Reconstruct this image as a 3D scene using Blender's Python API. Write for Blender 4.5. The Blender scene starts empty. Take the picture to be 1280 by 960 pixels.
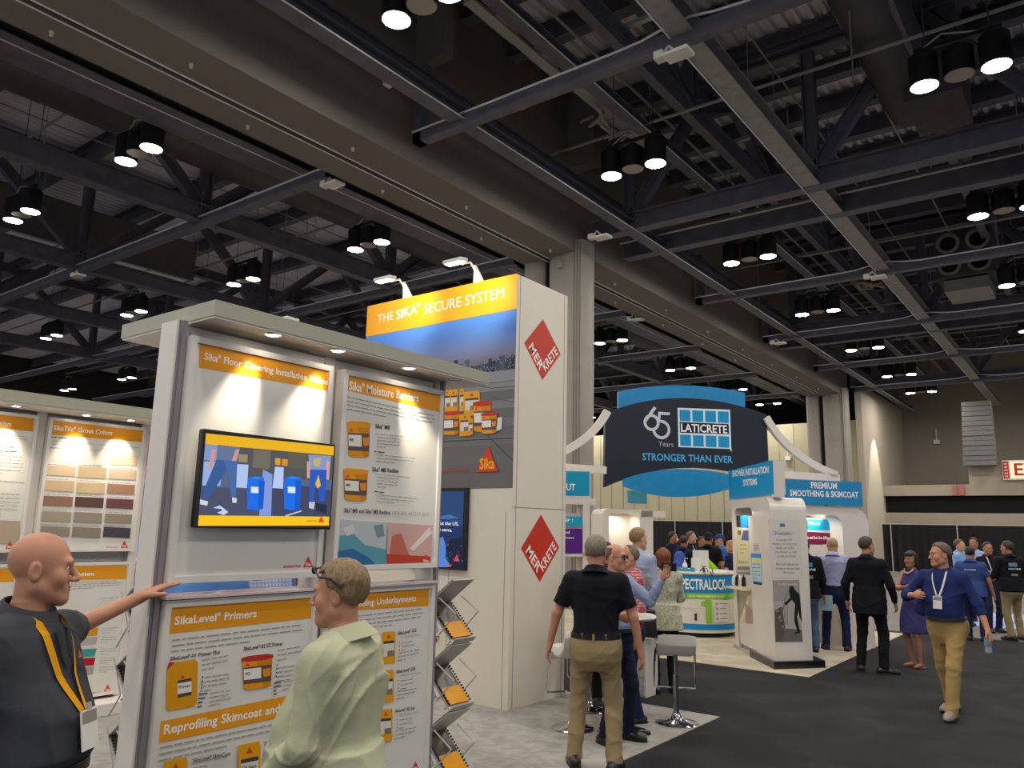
import bpy, bmesh, math, random
import numpy as np
from mathutils import Vector, Matrix
random.seed(7); rng = np.random.default_rng(7)
S = bpy.context.scene; COL = S.collection
PI = math.pi
# ---------------------------------------------------------------- camera
YAW, PITCH, ROLL, FPX, EYE = -0.65174524, 0.18101046, 0.02248565, 972.12, Vector((0, 0, 1.85))
fwd = Vector((math.sin(YAW)*math.cos(PITCH), math.cos(YAW)*math.cos(PITCH), math.sin(PITCH)))
_r0 = Vector((math.cos(YAW), -math.sin(YAW), 0)); _u0 = _r0.cross(fwd)
rgt = _r0*math.cos(ROLL) + _u0*math.sin(ROLL); upv = rgt.cross(fwd)
cd = bpy.data.cameras.new('camera'); cam = bpy.data.objects.new('camera', cd); COL.objects.link(cam)
cd.sensor_fit = 'HORIZONTAL'; cd.sensor_width = 36; cd.lens = 36*FPX/1280; cd.clip_end = 300; cd.clip_start = .05
mm = Matrix((rgt, upv, -fwd)).transposed().to_4x4(); mm.translation = EYE; cam.matrix_world = mm
S.camera = cam
# ---------------------------------------------------------------- world, exposure
w = bpy.data.worlds.new('world'); S.world = w; w.use_nodes = True
w.node_tree.nodes['Background'].inputs[0].default_value = (.84, .89, 1, 1)
w.node_tree.nodes['Background'].inputs[1].default_value = .27
S.view_settings.view_transform = 'Standard'; S.view_settings.look = 'None'
S.view_settings.exposure = 1.0; S.view_settings.gamma = 1; S.view_settings.use_curve_mapping = False
S.cycles.use_light_tree = True; S.cycles.max_bounces = 6; S.cycles.diffuse_bounces = 4; S.cycles.sample_clamp_indirect = 6
S.cycles.use_denoising = True
LENS = 120.0
# ---------------------------------------------------------------- materials
def lin(h):
    if isinstance(h, str):
        h = h.lstrip('#'); h = [int(h[i:i+2], 16)/255 for i in (0, 2, 4)]
        return tuple(x/12.92 if x <= .04045 else ((x+.055)/1.055)**2.4 for x in h)
    return tuple(h)
MC = {}
def M(name, col, rough=.5, metal=0, var=.06, scale=8., bump=0, bscale=60, emit=0, spec=.5, alpha=1, trans=0, stretch=(1, 1, 1)):
    if name in MC: return MC[name]
    m = bpy.data.materials.new(name); m.use_nodes = True; nt = m.node_tree; N = nt.nodes; L = nt.links
    b = N['Principled BSDF']; c = lin(col)
    b.inputs['Roughness'].default_value = rough; b.inputs['Metallic'].default_value = metal
    b.inputs['Specular IOR Level'].default_value = spec
    b.inputs['Base Color'].default_value = (*c, 1)
    if alpha < 1: b.inputs['Alpha'].default_value = alpha
    if trans: b.inputs['Transmission Weight'].default_value = trans
    if emit:
        b.inputs['Emission Color'].default_value = (*c, 1); b.inputs['Emission Strength'].default_value = emit
        b.inputs['Base Color'].default_value = (*[x*.1 for x in c], 1)
    tc = N.new('ShaderNodeTexCoord'); mp = N.new('ShaderNodeMapping'); L.new(tc.outputs['Object'], mp.inputs[0])
    mp.inputs['Scale'].default_value = stretch
    if var and not emit:
        n = N.new('ShaderNodeTexNoise'); n.inputs['Scale'].default_value = scale; n.inputs['Detail'].default_value = 3
        L.new(mp.outputs[0], n.inputs[0])
        r = N.new('ShaderNodeValToRGB'); L.new(n.outputs[0], r.inputs[0])
        r.color_ramp.elements[0].position = .3; r.color_ramp.elements[1].position = .7
        r.color_ramp.elements[0].color = (*[x*(1-var) for x in c], 1)
        r.color_ramp.elements[1].color = (*[min(1, x*(1+var)) for x in c], 1)
        L.new(r.outputs[0], b.inputs['Base Color'])
    if bump:
        n = N.new('ShaderNodeTexNoise'); n.inputs['Scale'].default_value = bscale; n.inputs['Detail'].default_value = 2
        L.new(mp.outputs[0], n.inputs[0])
        bp = N.new('ShaderNodeBump'); bp.inputs['Strength'].default_value = bump; bp.inputs['Distance'].default_value = .01
        L.new(n.outputs[0], bp.inputs['Height']); L.new(bp.outputs[0], b.inputs['Normal'])
    MC[name] = m; return m
def P(hexc, emit=0):   # flat print ink
    return M(('screen_' if emit else 'ink_')+hexc.strip('#')+(str(emit) if emit else ''), hexc, .45, var=0, emit=emit, spec=.3)
# ---------------------------------------------------------------- mesh builder
W = {}
def wm(o): return W.get(o, Matrix.Identity(4))
def frame(axis, up=None):
    a = Vector(axis).normalized(); u = Vector(up) if up is not None else (Vector((0, 0, 1)) if abs(a.z) < .95 else Vector((0, 1, 0)))
    s = a.cross(u).normalized(); return a, s, s.cross(a).normalized()
class MB:
    def __init__(s): s.v = []; s.f = []; s.mi = []; s.m = 0
    def add(s, vs, fs, m=None):
        k = len(s.v); s.v += [tuple(v) for v in vs]; s.f += [tuple(i+k for i in f) for f in fs]
        s.mi += [s.m if m is None else m]*len(fs); return s
    def box(s, x0, x1, y0, y1, z0, z1, m=None):
        return s.add([(x, y, z) for x in (x0, x1) for y in (y0, y1) for z in (z0, z1)],
            [(0, 1, 3, 2), (4, 6, 7, 5), (0, 4, 5, 1), (2, 3, 7, 6), (0, 2, 6, 4), (1, 5, 7, 3)], m)
    def beam(s, p, q, wd, ht, up=None, m=None):
        p, q = Vector(p), Vector(q); a, sd, u = frame(q-p, up)
        vs = [e+sd*(i*wd/2)+u*(j*ht/2) for e in (p, q) for i in (-1, 1) for j in (-1, 1)]
        return s.add(vs, [(0, 2, 3, 1), (4, 5, 7, 6), (0, 1, 5, 4), (2, 6, 7, 3), (0, 4, 6, 2), (1, 3, 7, 5)], m)
    def ibeam(s, p, q, wd, ht, t=.03, up=None):
        p, q = Vector(p), Vector(q); a, sd, u = frame(q-p, up)
        s.beam(p, q, t, ht, up)
        for k in (-1, 1): s.beam(p+u*(k*ht/2), q+u*(k*ht/2), wd, t, up)
        return s
    def tube(s, pts, r, seg=8, m=None, cap=True):
        pts = [Vector(p) for p in pts]; n = len(pts); rs = r if hasattr(r, '__len__') else [r]*n
        vs = []; pu = None
        for i, p in enumerate(pts):
            d = (pts[min(i+1, n-1)]-pts[max(i-1, 0)]).normalized()
            if pu is None: _, sd, u = frame(d)
            else:
                sd = d.cross(pu).normalized(); u = sd.cross(d).normalized()
            pu = u
            for k in range(seg):
                t = 2*PI*k/seg; vs.append(p+(sd*math.cos(t)+u*math.sin(t))*rs[i])
        fs = [(i*seg+k, i*seg+(k+1) % seg, (i+1)*seg+(k+1) % seg, (i+1)*seg+k) for i in range(n-1) for k in range(seg)]
        if cap: fs += [tuple(range(seg))[::-1], tuple((n-1)*seg+k for k in range(seg))]
        return s.add(vs, fs, m)
    def lathe(s, prof, c, seg=16, axis=(0, 0, 1), m=None):
        c = Vector(c); a, sd, u = frame(axis); vs = []
        for r, z in prof:
            for k in range(seg):
                t = 2*PI*k/seg; vs.append(c+a*z+(sd*math.cos(t)+u*math.sin(t))*max(r, 1e-4))
        n = len(prof)
        fs = [(i*seg+k, (i+1)*seg+k, (i+1)*seg+(k+1) % seg, i*seg+(k+1) % seg) for i in range(n-1) for k in range(seg)]
        fs += [tuple(range(seg)), tuple((n-1)*seg+k for k in range(seg))[::-1]]
        return s.add(vs, fs, m)
    def ell(s, c, r, seg=12, rings=8, rot=None, m=None):
        c = Vector(c); vs = []
        for i in range(rings+1):
            ph = PI*i/rings
            for k in range(seg):
                t = 2*PI*k/seg; v = Vector((math.sin(ph)*math.cos(t)*r[0], math.sin(ph)*math.sin(t)*r[1], math.cos(ph)*r[2]))
                if rot is not None: v = rot @ v
                vs.append(c+v)
        fs = [(i*seg+k, (i+1)*seg+k, (i+1)*seg+(k+1) % seg, i*seg+(k+1) % seg) for i in range(rings) for k in range(seg)]
        return s.add(vs, fs, m)
    def prism(s, poly, n, th, m=None):   # 3D planar polygon extruded along n*th
        n = Vector(n)*th; k = len(poly); a = [Vector(p) for p in poly]
        nn = sum(((a[i]-a[0]).cross(a[(i+1) % k]-a[0]) for i in range(1, k-1)), Vector())
        if nn.dot(n) > 0: a = a[::-1]
        vs = a+[p+n for p in a]
        return s.add(vs, [tuple(range(k)), tuple(range(2*k-1, k-1, -1))]+[(i, i+k, (i+1) % k+k, (i+1) % k) for i in range(k)], m)
    def face(s, poly, m=None): return s.add(poly, [tuple(range(len(poly)))], m)
    def build(s, name, mats, parent=None, bevel=0, smooth=False, kind=None, sub=0):
        me = bpy.data.meshes.new(name); inv = wm(parent).inverted() if parent else None
        vs = [inv @ Vector(v) for v in s.v] if inv is not None else s.v
        me.from_pydata([tuple(v) for v in vs], [], s.f)
        for m in (mats if isinstance(mats, (list, tuple)) else [mats]): me.materials.append(m)
        if len(me.polygons) == len(s.mi): me.polygons.foreach_set('material_index', s.mi)
        bm = bmesh.new(); bm.from_mesh(me); bmesh.ops.recalc_face_normals(bm, faces=bm.faces) if not getattr(s, 'keepn', 0) else None
        bm.to_mesh(me); bm.free()
        if smooth:
            me.polygons.foreach_set('use_smooth', [True]*len(me.polygons)); me.set_sharp_from_angle(angle=math.radians(40))
        o = bpy.data.objects.new(name, me); COL.objects.link(o)
        if parent: o.parent = parent; W[o] = wm(parent)
        if kind: o['kind'] = kind
        if bevel:
            b = o.modifiers.new('bevel', 'BEVEL'); b.width = bevel; b.segments = 2; b.limit_method = 'ANGLE'
        return o
def tag(o, label, cat, group=None):
    o['label'] = label; o['category'] = cat
    if group: o['group'] = group
    return o
def thing(name, label, cat, loc=(0, 0, 0), rz=0, group=None):
    o = bpy.data.objects.new(name, None); COL.objects.link(o); o.location = loc; o.rotation_euler = (0, 0, rz); o.empty_display_size = .1
    W[o] = Matrix.Translation(loc) @ Matrix.Rotation(rz, 4, 'Z'); return tag(o, label, cat, group)
def dup(o, loc, rz=None, label=None, parent=None):
    c = o.copy(); COL.objects.link(c)
    if parent: c.parent = parent
    else:
        c.location = loc
        if rz is not None: c.rotation_euler = (0, 0, rz)
    if label: c['label'] = label
    for ch in list(o.children): dup(ch, None, parent=c)
    return c
def struct(o): o['kind'] = 'structure'; return o
# ---------------------------------------------------------------- pixel -> world plane
def ray(px, py): return (fwd*FPX+rgt*(px-640)-upv*(py-480)).normalized()
class Plane:
    def __init__(s, O, Nn, U=None):
        s.O = Vector(O); s.N = Vector(Nn).normalized(); s.V = Vector((0, 0, 1)) if U is None else None
        s.U = Vector((0, 0, 1)).cross(s.N).normalized() if U is None else Vector(U).normalized()
        s.V = s.N.cross(s.U).normalized()
    def px(s, p, lift=0):
        d = ray(*p); t = (s.O-EYE).dot(s.N)/d.dot(s.N); return EYE+d*t+s.N*lift
    def w(s, u, v, lift=0): return s.O+s.U*u+s.V*v+s.N*lift
def PX(x, face=1): return Plane((x, 0, 0), (face, 0, 0))
def PY(y): return Plane((0, y, 0), (0, -1, 0))
def PZ(z): return Plane((0, 0, z), (0, 0, 1), (1, 0, 0))
# ---------------------------------------------------------------- glyphs
GL = {}
def _glyphs():
    chars = 'ABCDEFGHIJKLMNOPQRSTUVWXYZabcdefghijklmnopqrstuvwxyz0123456789&®°.,:-!?%\'()/@+'
    todo = []
    def mk(txt, off):
        c = bpy.data.curves.new('t', 'FONT'); c.body = txt; c.size = 1; c.resolution_u = 2; c.offset = off
        o = bpy.data.objects.new('t', c); COL.objects.link(o); return o
    for bold, off in ((0, 0.0), (1, .022)):
        base = mk('HH', off)
        for ch in chars: todo.append((ch, bold, mk(ch, off), mk('H'+ch+'H', off), base))
    bpy.context.view_layer.update(); dg = bpy.context.evaluated_depsgraph_get(); kill = set(); bw = {}
    def ext(o):
        me = bpy.data.meshes.new_from_object(o.evaluated_get(dg)); n = len(me.vertices)
        v = np.zeros(n*3); me.vertices.foreach_get('co', v); v = v.reshape(-1, 3)[:, :2]
        f = [tuple(p.vertices) for p in me.polygons]; bpy.data.meshes.remove(me); return v, f
    for ch, bold, a, b, base in todo:
        if base not in bw: bw[base] = np.ptp(ext(base)[0][:, 0])
        v, f = ext(a); v2, _ = ext(b); GL[ch, bold] = (v, f, float(np.ptp(v2[:, 0])-bw[base])); kill |= {a, b, base}
    for o in kill:
        c = o.data; bpy.data.objects.remove(o); bpy.data.curves.remove(c)
_glyphs()
CAP = float(GL['H', 0][0][:, 1].max())
def textmesh(s, bold=1, track=0):
    V = []; F = []; x = 0; n = 0
    for ch in s:
        if ch == ' ': x += .3+track; continue
        sup = ch == '®'; v, f, adv = GL.get((ch, bold), GL['-', bold]); v = v.copy()
        if sup: v = v*.45; v[:, 1] += CAP*.6; adv *= .45
        v[:, 0] += x; V.append(v); F += [tuple(i+n for i in q) for q in f]; n += len(v); x += adv+track
    V = np.concatenate(V); V[:, 0] -= V[:, 0].min(); return V, F, float(V[:, 0].max())
class Print:
    """flat printed artwork on one plane; every layer lies a fraction of a millimetre above the last"""
    def __init__(s, pl, base=.001, step=.0002, emit=0):
        s.emit = emit; s.p = pl; s.mb = MB(); s.mb.keepn = 1; s.mats = []; s.idx = {}; s.l = s.base = base; s.step = step; s.emit = emit
    def mi(s, c):
        if c not in s.idx: s.idx[c] = len(s.mats); s.mats.append(P(c, s.emit) if isinstance(c, str) else c)
        return s.idx[c]
    def _o(s, pts):
        a = [Vector(p) for p in pts]; k = len(a)
        nn = sum(((a[i]-a[0]).cross(a[(i+1) % k]-a[0]) for i in range(1, k-1)), Vector())
        return a[::-1] if nn.dot(s.p.N) < 0 else a
    def poly(s, pts, c, up=1):     # pixel polygon
        s.l += s.step*up; s.mb.face(s._o([s.p.px(p, s.l) for p in pts]), s.mi(c)); return s
    def wpoly(s, pts, c, up=1):    # world polygon (points on the plane)
        s.l += s.step*up; s.mb.face(s._o([Vector(p)+s.p.N*s.l for p in pts]), s.mi(c)); return s
    def rect(s, x0, y0, x1, y1, c, up=1): return s.poly([(x0, y0), (x1, y0), (x1, y1), (x0, y1)], c, up)
    def text(s, t, a, b, h, c, bold=1, track=0, hor=False):
        """baseline from pixel a to pixel b, capitals h pixels tall; hor keeps the baseline level in the world"""
        if not t.strip(): return s
        s.l += s.step; A = s.p.px(a, s.l); B = s.p.px(b, s.l); T = s.p.px((a[0], a[1]-h), s.l)
        if hor:
            B = A+(B-A).project(s.p.U) ; 
        V, F, wd = textmesh(t, bold, track); e = (B-A); L = e.length; e = e/L; up = s.p.N.cross(e); hh = (T-A).dot(up)
        s.mb.add([A+e*(x*L/wd)+up*(y*hh/CAP) for x, y in V], F, s.mi(c)); return s
    def wtext(s, t, A, wd_, hh, c, bold=1, track=0, center=False):
        s.l += s.step; V, F, wd = textmesh(t, bold, track); A = Vector(A)+s.p.N*s.l
        k = wd_/wd if wd_ else hh/CAP
        if center: A = A-s.p.U*(k*wd/2)
        s.mb.add([A+s.p.U*(x*k)+s.p.V*(y*hh/CAP) for x, y in V], F, s.mi(c)); return s
    def lines(s, a, b, n, dy, h, c, seed=0, rag=.25, last=.5):
        """n lines of small print (word-like dashes) below the first baseline a-b, dy pixels apart"""
        r = random.Random(seed+int(a[0]*7+a[1])); s.l += s.step; A = s.p.px(a, s.l); B = s.p.px(b, s.l)
        D = s.p.px((a[0], a[1]+dy), s.l)-A; e = B-A; L = e.length; e = e/L; up = s.p.N.cross(e); D = up*D.dot(up)
        hh = (s.p.px((a[0], a[1]-h), s.l)-A).dot(up)
        for i in range(n):
            x = 0; end = L*((last if i == n-1 and n > 1 else 1)-r.random()*rag*.3)
            while x < end-hh*2:
                wl = min(hh*(1.5+r.random()*5), end-x); o = A+D*i+e*x+up*hh*.15
                s.mb.add([o, o+e*wl, o+e*wl+up*hh*.62, o+up*hh*.62], [(0, 1, 2, 3)], s.mi(c)); x += wl+hh*.9
        return s
    def build(s, name, parent):
        o = s.mb.build(name, s.mats, parent) if s.mb.f else None; s.mb = MB(); s.mb.keepn = 1; s.mats = []; s.idx = {}; return o
# ================================================================ THE HALL
def carpet_mat(name, c0, c1, scale, rough=.95, detail=6, mix2=None):
    m = bpy.data.materials.new(name); m.use_nodes = True; nt = m.node_tree; N = nt.nodes; L = nt.links; b = N['Principled BSDF']
    b.inputs['Roughness'].default_value = rough; b.inputs['Specular IOR Level'].default_value = .15
    tc = N.new('ShaderNodeTexCoord'); n = N.new('ShaderNodeTexNoise'); n.inputs['Scale'].default_value = scale; n.inputs['Detail'].default_value = detail
    n.inputs['Distortion'].default_value = .8
    L.new(tc.outputs['Object'], n.inputs[0]); r = N.new('ShaderNodeValToRGB'); L.new(n.outputs[0], r.inputs[0])
    r.color_ramp.elements[0].position = .38; r.color_ramp.elements[1].position = .62
    r.color_ramp.elements[0].color = (*lin(c0), 1); r.color_ramp.elements[1].color = (*lin(c1), 1); L.new(r.outputs[0], b.inputs['Base Color'])
    n2 = N.new('ShaderNodeTexNoise'); n2.inputs['Scale'].default_value = 220; L.new(tc.outputs['Object'], n2.inputs[0])
    bp = N.new('ShaderNodeBump'); bp.inputs['Strength'].default_value = .5; bp.inputs['Distance'].default_value = .01
    L.new(n2.outputs[0], bp.inputs['Height']); L.new(bp.outputs[0], b.inputs['Normal']); return m
m_conc = carpet_mat('hall_floor_grey', '#6f6c69', '#7d7a76', .6, .6)
m_dark = carpet_mat('charcoal_carpet', '#28272a', '#333235', 1.3)
m_light = carpet_mat('mottled_grey_carpet', '#98958d', '#a9a69e', 7)
m_beige = carpet_mat('cream_carpet', '#b0a792', '#c4bba6', 2.2)
m_blue = carpet_mat('pale_blue_carpet', '#8f9fd0', '#a9b6de', 2)
def slab(name, x0, x1, y0, y1, z0, z1, m): return struct(MB().box(x0, x1, y0, y1, z0, z1).build(name, m))
slab('floor', -60, 25, -12, 52, -.1, 0, m_conc)
slab('aisle_carpet', -40, 12, -10, 17.2, 0, .006, m_dark)
slab('booth_carpet', -14, -3.31, -2.5, 7.91, .006, .012, m_light)
slab('booth_carpet', -16, -3.30, 10.82, 16.8, .006, .012, m_beige)
slab('booth_carpet', -2.6, -1.3, 19.5, 23.2, 0, .006, m_blue)
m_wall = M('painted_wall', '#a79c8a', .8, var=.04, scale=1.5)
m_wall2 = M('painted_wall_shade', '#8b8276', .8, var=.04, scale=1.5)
m_wallg = M('pale_operable_wall', '#a9a386', .75, var=.03, scale=2)
m_black = M('black_void', '#0b0b0c', .9)
m_steel = M('dark_painted_steel', '#62606a', .55, var=.2, scale=3, spec=.4)
m_steel2 = M('grey_painted_steel', '#8f8c8a', .5, var=.15, scale=5)
m_beam = M('grey_brown_beam_paint', '#777069', .8, var=.05, scale=1)
m_col = M('grey_column_panel', '#8f8a80', .6, var=.05, scale=2)
m_galv = M('light_metal', '#b4b2ae', .45, .2, var=.1, scale=20); m_cond = M('pale_conduit', '#e6e6ea', .4, var=.05)
m_white = M('white_plastic', '#d8d4cc', .4)
# roof deck: corrugated sheet, ribs run down the hall
mb = MB(); x = -61.0; vs = []; zd = 12.75
while x < 24: vs += [(x, zd), (x+.09, zd), (x+.13, zd+.09), (x+.24, zd+.09), (x+.28, zd)]; x += .28
for i in range(len(vs)-1):
    a, b = vs[i], vs[i+1]; mb.face([(a[0], -12, a[1]), (b[0], -12, b[1]), (b[0], 52, b[1]), (a[0], 52, a[1])])
m_deck = M('corrugated_roof_deck', '#dcdae4', .6, 0, var=.1, scale=.7)
mb.keepn = 1; struct(mb.build('ceiling', m_deck))
# purlins across the hall
for i in range(38):
    y = -10+i*1.62
    for x0, x1 in ((-60, -11.7), (-9.9, 24))[i % 2:]:
        struct(MB().ibeam((x0, y, 12.5), (x1, y, 12.5), .3, .45).build('purlin', m_steel))
# the deep boxed beam with its slot, columns under it
def beam_seg(y0, y1):
    mb = MB(); z0, z1 = 8.6, 12.7
    mb.box(-11.62, -10.93, y0, y1, z0, z1); mb.box(-10.80, -9.95, y0, y1, z0, z1); mb.box(-10.93, -10.80, y0, y1, z0+.25, z1)
    o = struct(mb.build('beam', m_beam))
    MB().tube([(-10.95, y0, 8.585), (-10.95, y1, 8.585)], .012, 6).build('conduit', m_cond, o)
    MB().tube([(-10.79, y0, 8.59), (-10.79, y1, 8.59)], .014, 6).build('conduit', m_cond, o)
    y = y0+.7; k = 0
    while y < y1-.5:
        MB().lathe([(.035, 0), (.035, -.02), (.012, -.04), (.03, -.055), (.03, -.06)], (-11.32 if k % 2 else -10.42, y, 8.6), 8).build('sprinkler_head', m_white, o); y += 1.6; k += 1
    return o
bo = beam_seg(-8, 41)
for y, ln in ((9.7, .9), (15.1, 1.2)):   # corbels on the beam side
    MB().box(-9.95, -9.2, y, y+ln*.3, 10.6, 12.6).build('bracket', m_beam, bo)
def column(y0, y1, top):
    a = MB(); pts = []
    def rr(x0, x1, y0, y1, r, z):
        o = []
        for cx, cy, a0 in ((x1-r, y1-r, 0), (x0+r, y1-r, 90), (x0+r, y0+r, 180), (x1-r, y0+r, 270)):
            for k in range(5):
                t = math.radians(a0+k*22.5); o.append((cx+r*math.cos(t), cy+r*math.sin(t), z))
        return o
    c = struct(a.prism(rr(-11.66, -11.02, y0, y1, .18, .0), (0, 0, 1), 8.6).build('column', m_col, smooth=True))
    MB().prism(rr(-10.86, -9.72, y0-.1, y1+.05, .3, .0), (0, 0, 1), top).build('pier_panel', m_col, c, smooth=True)
    MB().box(-11.05, -10.84, y0+.2, y1-.2, 0, 8.6).build('joint_gap', m_black, c)
    for k in range(3): MB().box(-9.98+k*.09, -9.965+k*.09, y0-.112, y0-.09, 0, top-.05).build('joint', m_beam, c)
    MB().box(-10.86, -9.99, y0-.108, y0-.098, 6.3, 6.31).build('joint', m_beam, c)
    t = MB().tube([(-10.35, y0-.12, top-.1), (-10.35, y0-.12, 8.35)], .012, 6); t.box(-10.41, -10.29, y0-.2, y0-.1, 8.22, 8.36); t.build('junction_box', m_steel2, c)
column(15.6, 16.2, 8.9); column(39.6, 40.4, 8.9)
# rails down the hall
def rail(name, p, q, wd, ht, m=m_steel2, line=None):
    o = struct(MB().ibeam(p, q, wd, ht, .025).build(name, m))
    if line: MB().tube([Vector(p)+Vector(line), Vector(q)+Vector(line)], .014, 5).build('conduit', m_cond, o)
    return o
for x in (-4.33, .1):
    rail('ceiling_rail', (x, -8, 9.15), (x, 50, 9.15), .34, .3, m_steel2, (-.19, 0, -.17))
rail('ceiling_rail', (-8.68, -8, 9.1), (-8.68, 50, 9.1), .3, .22, m_steel, (.17, 0, -.12))
rail('ceiling_rail', (-7.2, -8, 10.3), (-7.2, 50, 10.3), .25, .2, m_steel, (.13, 0, -.1))
rail('ceiling_rail', (-9.3, -8, 9.9), (-9.3, 50, 9.9), .2, .2, m_steel)
for x in (-12.6, -13.7):
    rail('ceiling_rail', (x, -8, 9.5), (x, 50, 9.5), .9 if x < -13 else .35, .22, m_steel, (.2, 0, -.13))
# cross struts with the pale conduit
def strut(y, z, x0, x1, r=.11, cond=True, post=True):
    o = struct(MB().box(x0, x1, y-r, y+r, z-r, z+r*.9).build('ceiling_strut', m_steel))
    if cond:
        pts = [(x, y-r-.015, z+(.10 if not (-5.2 < x < -3.6) else .16+.05*math.sin(x*4))) for x in np.arange(x0, x1, .4)]
        MB().tube(pts, .022, 5).build('conduit', m_cond, o)
    if post: MB().box(x1-.2 if x1 < -11 else x0, x1 if x1 < -11 else x0+.2, y-r, y+r, z-r, z+1.5).build('strut_post', m_steel, o)
    return o
for y in (3.4, 9.7, 22.45, 28.5, 34.8, 41): strut(y, 9.0, -9.8, 20); strut(y, 9.0, -50, -12.1)
strut(16.2, 9.0, -50, -12.1)
# trusses: bottom chord, top chord, posts, diagonals
def truss(p0, p1, z0, z1, step, off=0, wd=.32, name='roof_truss'):
    p0, p1 = Vector(p0), Vector(p1); d = (p1-p0).normalized(); Ln = (p1-p0).length
    up = lambda t, z: Vector((p0.x+d.x*t, p0.y+d.y*t, z))
    o = struct(MB().ibeam(up(0, z0), up(Ln, z0), wd, .42, .04).build(name, m_steel))
    MB().ibeam(up(0, z1), up(Ln, z1), wd, .36, .04).build('top_chord', m_steel, o)
    t = off
    while t < Ln:
        MB().ibeam(up(t, z0), up(t, z1), .22, .24, .03, up=d).build('post', m_steel, o)
        for s in (-1, 1):
            q = t+s*step/2
            if 0 <= q <= Ln: MB().ibeam(up(t, z0+.1), up(q, z1-.1), .2, .26, .03).build('diagonal', m_steel, o)
        t += step
    return o
for y in (16, 28.6, 41.1): truss((-9.8, y, 0), (20, y, 0), 9.2, 12.3, 4.35, 1.12)
for y in (17.75, 30.3): struct(MB().ibeam((-9.8, y, 9.25), (20, y, 9.25), .3, .5, .04).build('girder', m_steel))
for x in (-17.05, -23.5, -30, -36.5): truss((x, -8, 0), (x, 49, 0), 9.2, 12.2, 6.3, 5.1)
for y in (.3, 25.4, 35): truss((-50, y, 0), (-12.2, y, 0), 9.9, 12.3, 4.2, 1.)
for x in (-6.5, -2.2, 2.1): truss((x, -8, 0), (x, 50, 0), 10.9, 12.3, 5.2, 2., .2)
m_dim = M('dark_far_wall', '#2a2827', .8)
# walls at the back
def wall(name, *b, m=m_wall): return struct(MB().box(*b).build(name, m))
wall('wall_left', -60.2, -60, -12, 52, 0, 13, m=m_dim)
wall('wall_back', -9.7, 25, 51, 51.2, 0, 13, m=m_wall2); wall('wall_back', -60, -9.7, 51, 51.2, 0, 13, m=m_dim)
wall('wall_back', -9.6, 25, 45, 45.3, 2.42, 3.0)
wall('wall_back', -9.6, 25, 45, 45.3, 3.87, 4.42); wall('wall_back', -5.42, 25, 45, 50.9, 4.42, 5.34)
wall('wall_back', -9.6, 25, 45.35, 45.5, 0, 3.87, m=m_black)
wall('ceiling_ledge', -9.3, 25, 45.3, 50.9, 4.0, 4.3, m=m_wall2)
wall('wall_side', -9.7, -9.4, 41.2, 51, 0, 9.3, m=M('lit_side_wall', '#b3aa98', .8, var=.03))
wall('wall_back', -31, -9.7, 45, 45.3, 2.42, 8.0, m=m_wallg); wall('wall_back', -60, -31, 45, 45.3, 2.42, 13, m=m_dim)
wall('wall_back', -60, -9.7, 45.3, 45.5, 0, 2.42, m=m_black)
for k in range(26): struct(MB().box(-31+k*.85, -30.97+k*.85, 44.97, 45, 2.42, 8).build('wall_joint', m_wall2))
# the flexible duct drop and the small fittings on the back wall
mb = MB()
for k in range(13): mb.box(-5.52+.01*k, -4.12-.01*k*.2, 44.2+.02*(k % 2), 44.9, 5.3+k*.245, 5.3+k*.245+.225)
tag(mb.build('duct_drop', M('grey_duct_wrap', '#6e6e6c', .6, var=.1)), 'grey ribbed air duct coming down the back wall beside the EXIT sign', 'duct')
# curtains: pipe and drape
def curtain(x0, x1, y, z0, z1, label, amp=.05, m=None):
    n = int((x1-x0)/.055); r = random.Random(int(x0*100)); ph = 0; top = []; bot = []
    for i in range(n+1):
        x = x0+(x1-x0)*i/n; ph += .5+r.random()*.9; dy = amp*math.sin(ph); top.append((x, y+dy*.4, z1)); bot.append((x, y+dy, z0))
    mb = MB(); mb.add(top+bot, [(i, i+1, n+2+i, n+1+i) for i in range(n)])
    return tag(mb.build('curtain', m or m_drape, smooth=False), label, 'curtain', 'black curtains along the back wall')
m_drape = M('black_drape', '#131214', .85, var=.15)
cx = -30.; names = ['beneath the operable wall, far left', 'behind the crowd at the desk', 'beneath the beige band']
k = 0
while cx < 9:
    if not (-9.6 < cx < -9.2):
        curtain(cx+.03, cx+2.97, 44.2, .02, 2.38, 'black pleated drape on the back wall, %s panel from the left' % ['first','second','third','fourth','fifth','sixth','seventh','eighth','ninth','tenth','eleventh','twelfth','thirteenth','fourteenth'][k])
        p = thing('drape_pole', 'thin pale pole left of the %s drape panel' % ['first','second','third','fourth','fifth','sixth','seventh','eighth','ninth','tenth','eleventh','twelfth','thirteenth','fourteenth'][k], 'pole', (cx, 44.1, 0), group='poles of the black drape line')
        MB().tube([(cx, 44.1, .0), (cx, 44.1, 2.45)], .03, 6).build('upright', m_galv, p); MB().tube([(cx, 44.15, 2.4), (cx+3, 44.15, 2.4)], .02, 6).build('crossbar', m_galv, p)
        MB().lathe([(.22, 0), (.22, .015), (.04, .02)], (cx, 44.1, 0), 12).build('base', m_galv, p)
    cx += 3; k += 1
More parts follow.
